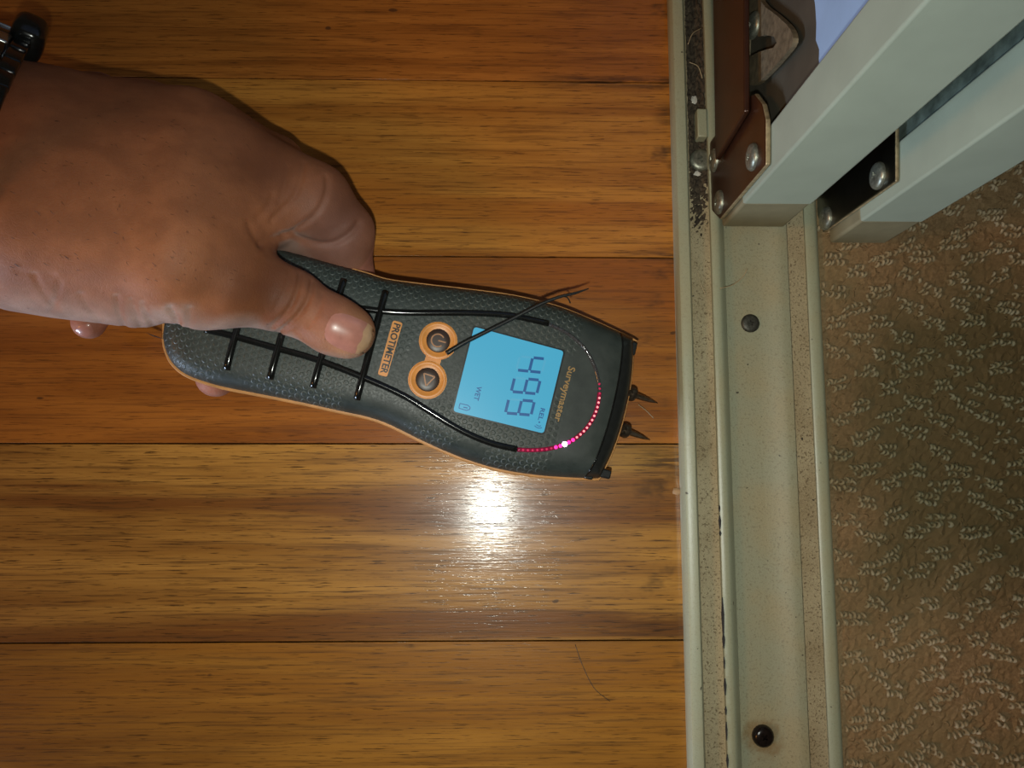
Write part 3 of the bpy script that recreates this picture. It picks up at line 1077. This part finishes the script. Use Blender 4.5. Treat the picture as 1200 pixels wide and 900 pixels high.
# nose: seam, clips and the two pins
sv = np.linspace(LO[-1, 1] + .05, UP[-1, 1] - .05, 26)
su = np.array([UT + (UH - UT) * S_SEAM + max(0, (S_SEAM - .75) / .25) ** 2 * (front(v) - UH) for v in sv])
V, Fc = tube(np.stack([su, sv, surf(su, sv) + .02], 1), .03, 6)
mpart('seam', V, Fc, BLACKG, smooth=True)
for (px, py, lu, lv) in ((741, 408, .35, .55), (709, 555, .5, .35), (690, 559, .35, .18)):
    p = loc(px, py, .5)
    bm = box_bm(p[0] - lu / 2, p[0] + lu / 2, p[1] - lv / 2, p[1] + lv / 2, -.1, .55, .06, 2)
    bm_obj('nose_clip', bm, BLACKM, meter, auto=50)
PINM = plain('dark_steel_pin', (.10, .08, .06), .28, .8, mottle=.3, mscale=6)
for (pa, pb) in (((741, 462), (771, 472.5)), ((733.5, 505), (762, 515.5))):
    # pin base on the nose, tip resting on the floor
    A = loc(*pa, -.05); A3 = OM + Uv * A[0] + Vv * A[1] + Wv * (-.05)
    B3 = at(*pb, 0.05)
    def L3(p):
        p = p - OM
        return np.array([p.dot(Uv), p.dot(Vv), p.dot(Wv)])
    a, b = L3(A3), L3(B3)
    dirv = (b - a) / np.linalg.norm(b - a)
    path = [a - dirv * .35, a - dirv * .05, a, a + dirv * .12, a + dirv * .13, a + (b - a) * .35, a + (b - a) * .7, b]
    rad = [.17, .17, .20, .20, .13, .125, .085, .012]
    V, Fc = tube(path, rad, 12)
    pin = mpart('pin', V, Fc, PINM, auto=40)
    V, Fc = tube([a - dirv * .22, a - dirv * .12, a - dirv * .02, a + dirv * .06], [.24, .31, .31, .24], 14)
    mpart('collar', V, Fc, PINM, pin, auto=40)

# ------------------------------------------------------------------ loose wire lying over the screen
def wire():
    pts = [((523, 414), HT + .12), ((545, 401), HT + .16), ((575, 386), HT + .2), ((605, 371), HT + .25), ((632, 357), HT + .35), ((655, 348), HT + .42), ((674, 343.5), HT + .45), ((690, 338), HT + .5)]
    P3 = []
    for (p, w) in pts:
        q = loc(*p, w)
        P3.append(OM + Uv * q[0] + Vv * q[1] + Wv * w)
    P3 = catmull(P3, 6)
    r = np.interp(np.linspace(0, 1, len(P3)), [0, .12, .5, .85, 1], [.10, .095, .075, .055, .02])
    org = P3[0]
    V, Fc = tube(P3, r, 8)
    o = mesh_obj('wire', V, Fc, BLACKM, None, True, org)
    o.location = Vector(org) * S
    tag(o, 'thin black wire lying slantwise across the screen and power button of the meter', 'wire')
    k = loc(655, 348, HT + .42)
    K3 = [P3[31], P3[31] + np.array([.22, -.03, -.1]), P3[31] + np.array([.36, -.2, -.3])]
    V, Fc = tube(catmull(K3, 5), .028, 6)
    mesh_obj('frayed_end', V, Fc, BLACKM, o, True, org)
wire()

# ------------------------------------------------------------------ hand (one continuous surface from a distance field)
def hp(px, py, z):
    return at(px, py, z)
class Cone:
    def __init__(s, a, ra, b, rb):
        s.a, s.b, s.ra, s.rb = np.asarray(a, float), np.asarray(b, float), ra, rb
    def __call__(s, X, Y, Z):
        ab = s.b - s.a
        L2 = ab.dot(ab)
        px, py, pz = X - s.a[0], Y - s.a[1], Z - s.a[2]
        t = np.clip((px * ab[0] + py * ab[1] + pz * ab[2]) / L2, 0, 1)
        d = np.sqrt((px - t * ab[0]) ** 2 + (py - t * ab[1]) ** 2 + (pz - t * ab[2]) ** 2)
        return d - (s.ra + (s.rb - s.ra) * t)
def smin(a, b, k):
    h = np.clip(.5 + .5 * (b - a) / k, 0, 1)
    return b + (a - b) * h - k * h * (1 - h)

# (px, py, z, r) chains
CH = {
    'thumb': [(60, 272, 7.2, 2.2), (205, 306, 7.0, 1.9), (258, 326, 6.2, 1.6), (305, 341, 5.3, 1.28), (340, 353, 4.95, 1.14), (390, 381, 4.75, 1.04), (408, 389, 4.65, 1.0)],
    'index': [(50, 212, 6.0, 1.8), (268, 186, 4.8, 1.55), (368, 236, 3.9, 1.42), (402, 272, 3.0, 1.18), (409, 325, 1.5, .98), (400, 410, .95, .8)],
    'middle': [(40, 186, 5.0, 1.7), (235, 162, 4.2, 1.5), (322, 194, 2.9, 1.15), (345, 250, 2.2, 1.05), (330, 340, 1.2, .88), (253, 442, .92, .82)],
    'ring': [(30, 160, 3.9, 1.7), (175, 144, 2.9, 1.45), (255, 162, 2.0, 1.1), (268, 230, 1.6, .95), (240, 320, 1.2, .82), (215, 372, .95, .6)],
    'pinky': [(20, 138, 2.9, 1.7), (115, 130, 2.0, 1.45), (180, 148, 1.5, 1.0), (185, 240, 1.5, .85), (130, 330, 1.9, .72), (104, 378, 2.0, .66)],
}
KC = {'thumb': .8, 'index': .6, 'middle': 1.0, 'ring': 1.0, 'pinky': 1.0}
WR = hp(-20, 194, 6.0)                     # wrist centre
FA = WR + np.array([-22.0, 4.8, 14.5])      # elbow end of what is modelled
def wrist_axes():
    ax = (FA - WR); L = np.linalg.norm(ax); ax = ax / L
    side = np.cross(np.array([0, 0, 1.0]), ax); side /= np.linalg.norm(side)
    up = np.cross(ax, side)
    ro = math.radians(44)
    return ax, side * math.cos(ro) + up * math.sin(ro), up * math.cos(ro) - side * math.sin(ro), L
WA, WB = 3.85, 2.75
def forearm(X, Y, Z):
    ax, side, up, L = wrist_axes()
    px, py, pz = X - WR[0], Y - WR[1], Z - WR[2]
    t = px * ax[0] + py * ax[1] + pz * ax[2]
    a = px * side[0] + py * side[1] + pz * side[2]
    b = px * up[0] + py * up[1] + pz * up[2]
    tt = np.clip(t, -1.5, L)
    A = WA + .035 * np.clip(tt, 0, L); B = WB + .04 * np.clip(tt, 0, L)
    rad = np.sqrt((a / A) ** 2 + (b / B) ** 2)
    d = (rad - 1) * B
    over = np.maximum(t - L, -1.5 - t)
    return np.where(over > 0, np.sqrt(np.maximum(d, 0) ** 2 + over ** 2) + np.minimum(d, 0) * 0, d)

def field(X, Y, Z):
    f = None
    for nme, ch in CH.items():
        pts = [(hp(a, b, z), r) for a, b, z, r in ch]
        c = None
        for i in range(len(pts) - 1):
            g = Cone(pts[i][0], pts[i][1], pts[i + 1][0], pts[i + 1][1])(X, Y, Z)
            c = g if c is None else smin(c, g, .35)
        f = c if f is None else smin(f, c, KC[nme])
    # flesh of the palm, first web and thumb ball
    for (a, ra, b, rb, k) in EXTRA:
        f = smin(f, Cone(hp(*a), ra, hp(*b), rb)(X, Y, Z), k)
    return smin(f, forearm(X, Y, Z), 2.0)
EXTRA = [
    ((258, 262, 5.7), 1.4, (345, 238, 4.3), 1.25, .9),     # first web
    ((330, 262, 3.6), 1.0, (395, 285, 2.7), 1.0, .6),      # side of the bent index finger
    ((350, 285, 2.2), .8, (400, 312, 1.9), .9, .5),
    ((55, 188, 4.1), 3.3, (200, 190, 3.7), 2.6, 1.4),      # back of the hand towards the little finger
    ((75, 238, 6.4), 2.95, (200, 240, 5.9), 2.45, 2.2),      # palm
    ((30, 300, 6.2), 1.9, (160, 330, 6.0), 1.6, .9),        # heel of the thumb
    ((235, 348, 6.1), 1.1, (262, 340, 6.0), 1.15, .6),      # thumb knuckle
]
def surface_nets(xs, ys_, zs, f):
    X, Y, Z = np.meshgrid(xs, ys_, zs, indexing='ij')
    v = f(X.astype(np.float32), Y.astype(np.float32), Z.astype(np.float32))
    sgn = v < 0
    nx, ny, nz = v.shape
    # per-cell accumulation of edge crossings
    acc = np.zeros((nx - 1, ny - 1, nz - 1, 3), np.float32)
    cnt = np.zeros((nx - 1, ny - 1, nz - 1), np.float32)
    G = (xs, ys_, zs)
    for axis in range(3):
        sl0 = [slice(None)] * 3; sl1 = [slice(None)] * 3
        sl0[axis] = slice(0, -1); sl1[axis] = slice(1, None)
        a, b = v[tuple(sl0)], v[tuple(sl1)]
        cr = (a < 0) != (b < 0)
        idx = np.argwhere(cr)
        t = a[cr] / (a[cr] - b[cr])
        P = np.stack([G[k][idx[:, k]] for k in range(3)], 1).astype(np.float32)
        P[:, axis] += t * (G[axis][idx[:, axis] + 1] - G[axis][idx[:, axis]])
        o1, o2 = [k for k in range(3) if k != axis]
        for d1_ in (0, -1):
            for d2_ in (0, -1):
                c = idx.copy(); c[:, o1] += d1_; c[:, o2] += d2_
                ok = (c >= 0).all(1) & (c[:, 0] < nx - 1) & (c[:, 1] < ny - 1) & (c[:, 2] < nz - 1)
                cc = c[ok]
                np.add.at(acc, (cc[:, 0], cc[:, 1], cc[:, 2]), P[ok])
                np.add.at(cnt, (cc[:, 0], cc[:, 1], cc[:, 2]), 1)
    act = cnt > 0
    ids = -np.ones(cnt.shape, np.int64)
    ids[act] = np.arange(act.sum())
    V = acc[act] / cnt[act][:, None]
    quads = []
    for axis in range(3):
        sl0 = [slice(None)] * 3; sl1 = [slice(None)] * 3
        sl0[axis] = slice(0, -1); sl1[axis] = slice(1, None)
        a, b = sgn[tuple(sl0)], sgn[tuple(sl1)]
        o1, o2 = [(1, 2), (2, 0), (0, 1)][axis]
        idx = np.argwhere(a != b)
        inside = a[a != b]
        ok = (idx[:, o1] > 0) & (idx[:, o2] > 0) & (idx[:, o1] < cnt.shape[o1]) & (idx[:, o2] < cnt.shape[o2])
        idx, inside = idx[ok], inside[ok]
        def cid(d1_, d2_):
            c = idx.copy(); c[:, o1] += d1_; c[:, o2] += d2_
            return ids[c[:, 0], c[:, 1], c[:, 2]]
        q = np.stack([cid(-1, -1), cid(0, -1), cid(0, 0), cid(-1, 0)], 1)
        q[~inside] = q[~inside][:, ::-1]
        quads.append(q)
    return V.astype(float), np.concatenate(quads)

def vnormals(V, Q):
    n = np.cross(V[Q[:, 2]] - V[Q[:, 0]], V[Q[:, 3]] - V[Q[:, 1]])
    N = np.zeros_like(V)
    for k in range(4):
        np.add.at(N, Q[:, k], n)
    return N / (np.linalg.norm(N, axis=1)[:, None] + 1e-12)

def smooth_verts(V, Q, it, lam=.5):
    E = np.concatenate([Q[:, [0, 1]], Q[:, [1, 2]], Q[:, [2, 3]], Q[:, [3, 0]]])
    E = np.unique(np.sort(E, 1), axis=0)
    deg = np.bincount(E.ravel(), minlength=len(V)).astype(float)[:, None]
    for _ in range(it):
        A = np.zeros_like(V)
        np.add.at(A, E[:, 0], V[E[:, 1]]); np.add.at(A, E[:, 1], V[E[:, 0]])
        V = V + lam * (A / deg - V)
    return V

VX = .088
xlo = at(-30, 200, 8)[0]
xs_f = np.arange(xlo, at(470, 300, 1)[0], VX)
xs_c = np.arange(FA[0] - 1.2, xlo - .3, .45)
gx = np.concatenate([xs_c, xs_f])
gy = np.concatenate([np.arange(at(300, 500, 0)[1], 17.0, VX), np.arange(17.1, 23.0, .4)])
gz = np.arange(-.2, 17.5, VX)
gz = np.concatenate([np.arange(-.2, 10.5, VX), np.arange(10.6, 27.0, .4)])
HV, HQ = surface_nets(gx, gy, gz, field)
HV = smooth_verts(HV, HQ, 4)
HN = vnormals(HV, HQ)

def seg_dist(px, py, pts):
    pts = np.asarray(pts, float)
    best = np.full(px.shape, 1e9)
    for i in range(len(pts) - 1):
        a, b = pts[i], pts[i + 1]
        ab = b - a
        t = np.clip(((px - a[0]) * ab[0] + (py - a[1]) * ab[1]) / (ab.dot(ab) + 1e-9), 0, 1)
        best = np.minimum(best, np.hypot(px - a[0] - t * ab[0], py - a[1] - t * ab[1]))
    return best
HPX, HPY = to_px(HV)
# skin creases: (polyline in the photograph's frame, width px, depth cm, min normal z)
CREASES = [
    ([(352, 321), (347, 345), (336, 366), (318, 384)], 3.2, .10),
    ([(366, 330), (362, 348), (352, 366), (334, 384), (322, 392)], 3.2, .12),
    ([(377, 345), (374, 362), (362, 382)], 3.2, .06),
    ([(340, 318), (334, 340), (322, 362)], 3.4, .03),
    ([(292, 262), (297, 274), (305, 287)], 5.0, .07),
    ([(300, 258), (312, 244), (320, 230)], 4.0, .05),
    ([(356, 192), (352, 212), (345, 230), (330, 246), (318, 258)], 3.6, .07),
    ([(383, 208), (383, 224), (375, 244), (362, 258), (344, 270), (332, 276)], 3.6, .09),
    ([(337, 196), (334, 214), (326, 236)], 3.6, .045),
    ([(344, 274), (356, 281), (376, 286), (394, 284), (412, 272), (420, 262)], 4.2, .13),
    ([(335, 274), (318, 280), (306, 285)], 4.0, .08),
    ([(200, 362), (207, 374), (208, 386), (200, 392)], 4.2, .09),
    ([(137, 348), (140, 366), (146, 384)], 3.6, .06),
    ([(168, 356), (174, 372), (184, 388)], 3.6, .045),
    ([(155, 352), (160, 368), (166, 386)], 3.6, .04),
    ([(222, 362), (222, 378), (216, 390)], 3.6, .04),
    ([(95, 345), (105, 362), (118, 376)], 3.6, .04),
    ([(70, 330), (66, 350), (60, 364)], 3.6, .04),
    ([(20, 318), (40, 322), (62, 322)], 3.6, .03),
    ([(40, 322), (52, 344), (68, 362)], 3.6, .04),
]
top = HN @ (-(RW[:, 2])) > -.15
disp = np.zeros(len(HV))
inframe = (HPX > -40) & (HPX < 470)
for pts, w, dep in CREASES:
    P = catmull(pts, 5)
    d = seg_dist(HPX, HPY, P)
    disp -= np.where(top & inframe & (HV[:, 2] > 1.2), dep * np.exp(-(d / w) ** 2) - dep * .25 * np.exp(-(d / (w * 2.6)) ** 2), 0)
HV = HV + HN * disp[:, None]
HN = vnormals(HV, HQ)

# skin colouring with some painted shade: brown back of the hand, paler palm side and finger pads, pink knuckle flush
def blend(a, b, t):
    return a * (1 - t[:, None]) + b * t[:, None]
def sst(x, a, b):
    t = np.clip((x - a) / (b - a), 0, 1)
    return t * t * (3 - 2 * t)
nn = len(HV)
colr = np.tile(np.array([.335, .126, .054]), (nn, 1))
palmdir = np.array([.10, -.85, -.52]); palmdir /= np.linalg.norm(palmdir)
pal = HN @ palmdir
colr = blend(colr, np.array([.46, .31, .25]), sst(pal, .38, .78))
thumb_pad = np.exp(-((HPX - 415) / 42) ** 2 - ((HPY - 398) / 34) ** 2) * sst(HV[:, 2], 3.0, 3.8)
colr = blend(colr, np.array([.42, .225, .125]), np.clip(thumb_pad * .9, 0, 1))
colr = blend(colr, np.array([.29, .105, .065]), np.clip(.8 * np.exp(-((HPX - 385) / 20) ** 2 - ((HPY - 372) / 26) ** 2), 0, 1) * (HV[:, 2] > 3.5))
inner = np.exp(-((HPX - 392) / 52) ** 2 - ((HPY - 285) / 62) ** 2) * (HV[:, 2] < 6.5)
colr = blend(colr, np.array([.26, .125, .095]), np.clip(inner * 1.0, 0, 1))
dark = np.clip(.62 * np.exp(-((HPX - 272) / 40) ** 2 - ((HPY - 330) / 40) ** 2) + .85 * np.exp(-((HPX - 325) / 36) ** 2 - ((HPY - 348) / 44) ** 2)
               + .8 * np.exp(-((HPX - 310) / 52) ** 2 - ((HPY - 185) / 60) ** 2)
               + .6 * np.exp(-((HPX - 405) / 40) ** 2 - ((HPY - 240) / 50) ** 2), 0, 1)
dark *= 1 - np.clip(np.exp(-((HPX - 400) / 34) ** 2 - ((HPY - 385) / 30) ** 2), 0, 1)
colr = blend(colr, colr * np.array([.36, .32, .30]), dark)  # darker joint skin, plus shade painted in on thumb, knuckles and index side
low = (HV[:, 2] < 2.8)
colr = blend(colr, np.array([.40, .165, .115]), low * .8)

hm = bpy.data.meshes.new('person')
base = HV[:, :].mean(0) * np.array([1, 1, 0])
hm.from_pydata([tuple(p) for p in (HV - base) * S], [], HQ.tolist())
hm.update()
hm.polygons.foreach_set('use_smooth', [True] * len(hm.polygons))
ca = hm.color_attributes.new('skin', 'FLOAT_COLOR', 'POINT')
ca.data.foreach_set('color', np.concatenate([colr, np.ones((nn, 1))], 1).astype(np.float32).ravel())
t = NT('brown_skin')
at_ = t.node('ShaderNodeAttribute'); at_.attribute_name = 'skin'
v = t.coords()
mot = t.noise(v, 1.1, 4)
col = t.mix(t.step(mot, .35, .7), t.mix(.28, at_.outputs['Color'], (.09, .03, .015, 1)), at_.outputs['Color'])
spots = t.step(t.noise(v, 4.2, 1), .74, .79)
col = t.mix(t.math('MULTIPLY', spots, .35), col, (.04, .014, .008, 1))
vor = t.node('ShaderNodeTexVoronoi'); vor.feature = 'DISTANCE_TO_EDGE'; vor.inputs['Scale'].default_value = 7.5
t.lk(v, vor.inputs['Vector'])
hh = t.step(vor.outputs['Distance'], .0, .14)
t.set(Base_Color=col, Roughness=.60, Normal=t.bump(t.noise(v, 22, 3), .18, .0002, t.bump(hh, .16, .0003)))
t.p.inputs['Subsurface Weight'].default_value = .12
t.p.inputs['Subsurface Radius'].default_value = (1.0, .35, .18)
t.p.inputs['Subsurface Scale'].default_value = .002
t.p.inputs['Specular IOR Level'].default_value = .30
hm.materials.append(t.m)
person = bpy.data.objects.new('person', hm)
COL.objects.link(person)
person.location = Vector(base) * S
tag(person, "left hand and bare forearm gripping the meter, thumb resting on its handle", 'person')

# nails laid on the finished surface
BV = BVHTree.FromPolygons([tuple(p) for p in HV], HQ.tolist())
def nail(name, centre, lx, ly, ang, mat, tipmat, up=.03, mask_tip=.38):
    n, m = 15, 13
    ca_, sa_ = math.cos(ang), math.sin(ang)
    V = []; ok = True
    for i in range(n):
        for j in range(m):
            a, b = -1 + 2 * i / (n - 1), -1 + 2 * j / (m - 1)
            # square -> rounded outline
            rr = (abs(a) ** 3.2 + abs(b) ** 3.2) ** (1 / 3.2) + 1e-9
            s_ = max(abs(a), abs(b)) / rr
            x, y = a * s_ * lx, b * s_ * ly
            px, py = centre[0] + x * ca_ - y * sa_, centre[1] + x * sa_ + y * ca_
            d = ray(px, py)
            hit = BV.ray_cast(Vector(CAM), Vector(d))
            if hit[0] is None:
                d0 = np.array(V[-1]) if V else CAM + d * 28
                V.append(d0); continue
            e = min(1.0, (1 - max(abs(a), abs(b))) * 4)
            V.append(np.array(hit[0]) + np.array(hit[1]) * (up * e - .005))
    Fc = [(i * m + j, (i + 1) * m + j, (i + 1) * m + j + 1, i * m + j + 1) for i in range(n - 1) for j in range(m - 1)]
    o = mesh_obj(name, V, Fc, mat, person, True, base)
    o.data.materials.append(tipmat)
    for k, p_ in enumerate(o.data.polygons):
        i = k // (m - 1)
        if -1 + 2 * (i + .5) / (n - 1) > mask_tip:
            p_.material_index = 1
    o['label'] = 'pink fingernail with a cream tip'
    return o
NAIL = plain('pink_nail', (.40, .175, .135), .32, mottle=.12, mscale=3, Coat_Weight=.4)
NAILT = plain('cream_nail_edge', (.46, .29, .17), .3, mottle=.1, mscale=3)
nail('thumb_nail', (411, 392), 32, 22, math.radians(22), NAIL, NAILT)
nail('little_finger_nail', (96, 389), 14, 8, math.radians(160), NAIL, NAILT, .02, .6)

# short dark hairs on the back of the hand
V, Fc = [], []
for _ in range(120):
    px, py = random.uniform(10, 290), random.uniform(115, 330)
    hit = BV.ray_cast(Vector(CAM), Vector(ray(px, py)))
    if hit[0] is None:
        continue
    p = np.array(hit[0]); nrm = np.array(hit[1])
    dirn = np.array([random.uniform(.2, 1), random.uniform(-1.0, .1), 0]); dirn -= nrm * dirn.dot(nrm); dirn /= np.linalg.norm(dirn)
    L = random.uniform(.08, .19)
    vv, ff = tube([p, p + dirn * L * .5 + nrm * .03, p + dirn * L + nrm * .015], [.0055, .0045, .0015], 4)
    b = len(V)
    V += vv; Fc += [tuple(i + b for i in q) for q in ff]
hr = mesh_obj('hand_hair', V, Fc, plain('dark_hair', (.012, .007, .005), .5), person, False, base)
tag(hr, kind='stuff')

# ------------------------------------------------------------------ bracelet watch on the wrist
def watch():
    ax, side, up, _ = wrist_axes()
    c = WR + ax * .62
    root = tag(empty('wrist_watch', c), 'black metal link watch bracelet round the wrist at the upper left corner', 'watch')
    # the bracelet follows the real girth of the wrist, a little loose
    rel = HV - c
    tt_ = rel @ ax
    near = np.abs(tt_) < 1.15
    ra = np.stack([rel[near] @ side, rel[near] @ up], 1)
    rad = np.linalg.norm(ra, axis=1); ang = np.arctan2(ra[:, 1], ra[:, 0])
    N = 26
    rs = []
    for k in range(N):
        a = 2 * math.pi * (k + .5) / N
        d = np.abs((ang - a + math.pi) % (2 * math.pi) - math.pi)
        m_ = rad[d < math.pi / N * 1.3]
        rs.append(m_.max() if len(m_) else 3.5)
    rs = np.array(rs) + .24
    rs = np.maximum(rs, (np.roll(rs, 1) + np.roll(rs, -1)) / 2)
    ring_ = np.array([c + (side * math.cos(2 * math.pi * (k + .5) / N) + up * math.sin(2 * math.pi * (k + .5) / N)) * rs[k] for k in range(N)])
    blk = plain('black_steel_links', (.012, .014, .013), .16, .2, mottle=.3, mscale=5)
    slv = plain('brushed_steel', (.42, .44, .42), .25, .9, mottle=.15, mscale=6)
    for k in range(N):
        a = 2 * math.pi * (k + .5) / N
        p = ring_[k]
        tn = (ring_[(k + 1) % N] - ring_[k - 1]) / 2
        ln = np.linalg.norm(tn); tn /= ln
        nr = np.cross(tn, ax); nr /= np.linalg.norm(nr)
        hw = ln / 2 * .94
        def fr(x, y, z):
            return p + ax * x + tn * y + nr * z - c
        for (xa, xb, zz, mt, nm) in ((-.95, -.42, .15, blk, 'link'), (-.38, .38, .2, slv if k % 2 == 0 else blk, 'centre_link'), (.42, .95, .15, blk, 'link')):
            bm = box_bm(xa, xb, -hw, hw, -.16, zz, .07, 3)
            for vtx in bm.verts:
                vtx.co = Vector(fr(*vtx.co))
            bm_obj(nm, bm, mt, root, smooth=True)
    # bulging clasp on the upper side
    a = math.radians(180)
    p = at(33, 44, 6.0)
    bm = bmesh.new()
    bmesh.ops.create_icosphere(bm, subdivisions=4, radius=1)
    for vtx in bm.verts:
        q_ = (abs(vtx.co.x) ** 3.5 + abs(vtx.co.y) ** 3.5 + abs(vtx.co.z) ** 3.5) ** (1 / 3.5)
        vtx.co = Vector((vtx.co.x / q_ * .62, vtx.co.y / q_ * .8, vtx.co.z / q_ * .75))
    for vtx in bm.verts:
        vtx.co = Vector(p + ax * (vtx.co.x) * .9 + side * vtx.co.y + up * vtx.co.z - c)
    bm_obj('clasp', bm, blk, root, smooth=True)
watch()

# ------------------------------------------------------------------ debris in the channel and on the floor
DUST = plain('grey_brown_dust', (.05, .036, .022), .95, mottle=.6, mscale=6)
PAPER = plain('white_flake', (.55, .52, .46), .8)
def clump(name, px, py, z, r, mat, label, flat=.5, group=None, cat='debris'):
    bm = bmesh.new()
    bmesh.ops.create_icosphere(bm, subdivisions=2, radius=1)
    for vtx in bm.verts:
        k = random.uniform(.7, 1.2)
        vtx.co = Vector((vtx.co.x * r[0] * k, vtx.co.y * r[1] * k, vtx.co.z * min(r) * flat * k))
    zlo = min(vtx.co.z for vtx in bm.verts)
    for vtx in bm.verts:
        vtx.co.z -= zlo
    p = at(px, py, z)
    o = bm_obj(name, bm, mat)
    o.location = Vector((p[0], p[1], z)) * S
    return tag(o, label, cat, group)
def dirt():
    # loose dark dirt filling the far end of the outer channel
    V, Fc = [], []
    xa, xb = xz(816, .26)[0], xz(838, .26)[0]
    ya, yb = at(825, 310, .26)[1], TY1
    nx_, ny_ = 10, 260
    for i in range(nx_ + 1):
        for j in range(ny_ + 1):
            fj = j / ny_
            y = ya + (yb - ya) * fj ** 1.3
            ramp = min(1, (y - ya) / 5.0)
            h = -.09 + .17 * ramp + random.uniform(-.06, .08) * (.3 + ramp)
            V.append((xa + (xb - xa) * i / nx_, y, .25 + h))
    for i in range(nx_):
        for j in range(ny_):
            a = i * (ny_ + 1) + j
            Fc.append((a, a + ny_ + 1, a + ny_ + 2, a + 1))
    o = mesh_obj('dirt', V, Fc, DUST, None, False)
    tag(o, 'dark loose dirt filling the upper end of the outer track channel', 'dirt', kind='stuff')
dirt()
clump('paper_flake', 813, 118, .32, (.14, .20), PAPER, 'white flake in the dirty track channel, nearest the top of the frame', .3)
clump('paper_flake', 817, 204, .32, (.16, .12), PAPER, 'white flake in the dirty track channel below the small loose screw', .3)
clump('paper_flake', 793, 576, 0.0, (.22, .16), plain('tan_chip', (.36, .22, .11), .8), 'tan wood chip on the floor against the track', .5)
s = place('loose_screw', scr_zinc, (0, 0, 0), (0, 0, 1), None, (0, 0, 0))
p = at(821, 188, .35); s.location = Vector(p) * S
tag(s, 'small dull screw lying in the dirty track channel', 'screw')
p = at(812, 150, .3)
bm = box_bm(-.22, .22, -.65, .65, 0, .62, .06, 2)
o = bm_obj('end_stop', bm, CREAM, auto=40)
o.location = Vector((p[0] + .28, p[1], .24)) * S
tag(o, 'small cream block wedged in the track channel beside the bracket', 'block')
HAIRM = plain('pale_fibre', (.42, .33, .2), .6)
BLKH = plain('dark_fibre', (.02, .012, .008), .6)
def fibre(pxs, z, r, mat, label):
    P = catmull([at(a, b, zz) for (a, b), zz in zip(pxs, z)], 6)
    V, Fc = tube(P, r, 5)
    o = mesh_obj('fibre', V, Fc, mat, None, True, P[0])
    o.location = Vector(P[0]) * S
    tag(o, label, 'fibre')
fibre([(844, 338), (858, 334), (870, 325), (876, 315)], [.83, .5, .32, .30], .022, HAIRM, 'pale curved fibre lying in the track bed above the grey screw')
fibre([(818, 319), (821, 332), (826, 344)], [.36, .34, .3], .016, HAIRM, 'short curled fibre in the outer track channel')
fibre([(806, 52), (812, 39), (822, 33)], [.9, .9, .6], .018, HAIRM, 'pale hair arching over the dirty channel near the top edge')
fibre([(808, 73), (818, 78), (823, 92)], [.9, .7, .4], .02, HAIRM, 'pale curled hair over the dirty channel beside the keyhole tab')
fibre([(674, 755), (682, 778), (696, 806), (715, 822)], [.02, .02, .02, .02], .012, BLKH, 'thin dark hair on the wood floor in the lower middle')
fibre([(748, 474), (757, 481), (766, 490)], [.5, .25, .03], .012, HAIRM, 'tiny pale fibre hanging between the two pins')
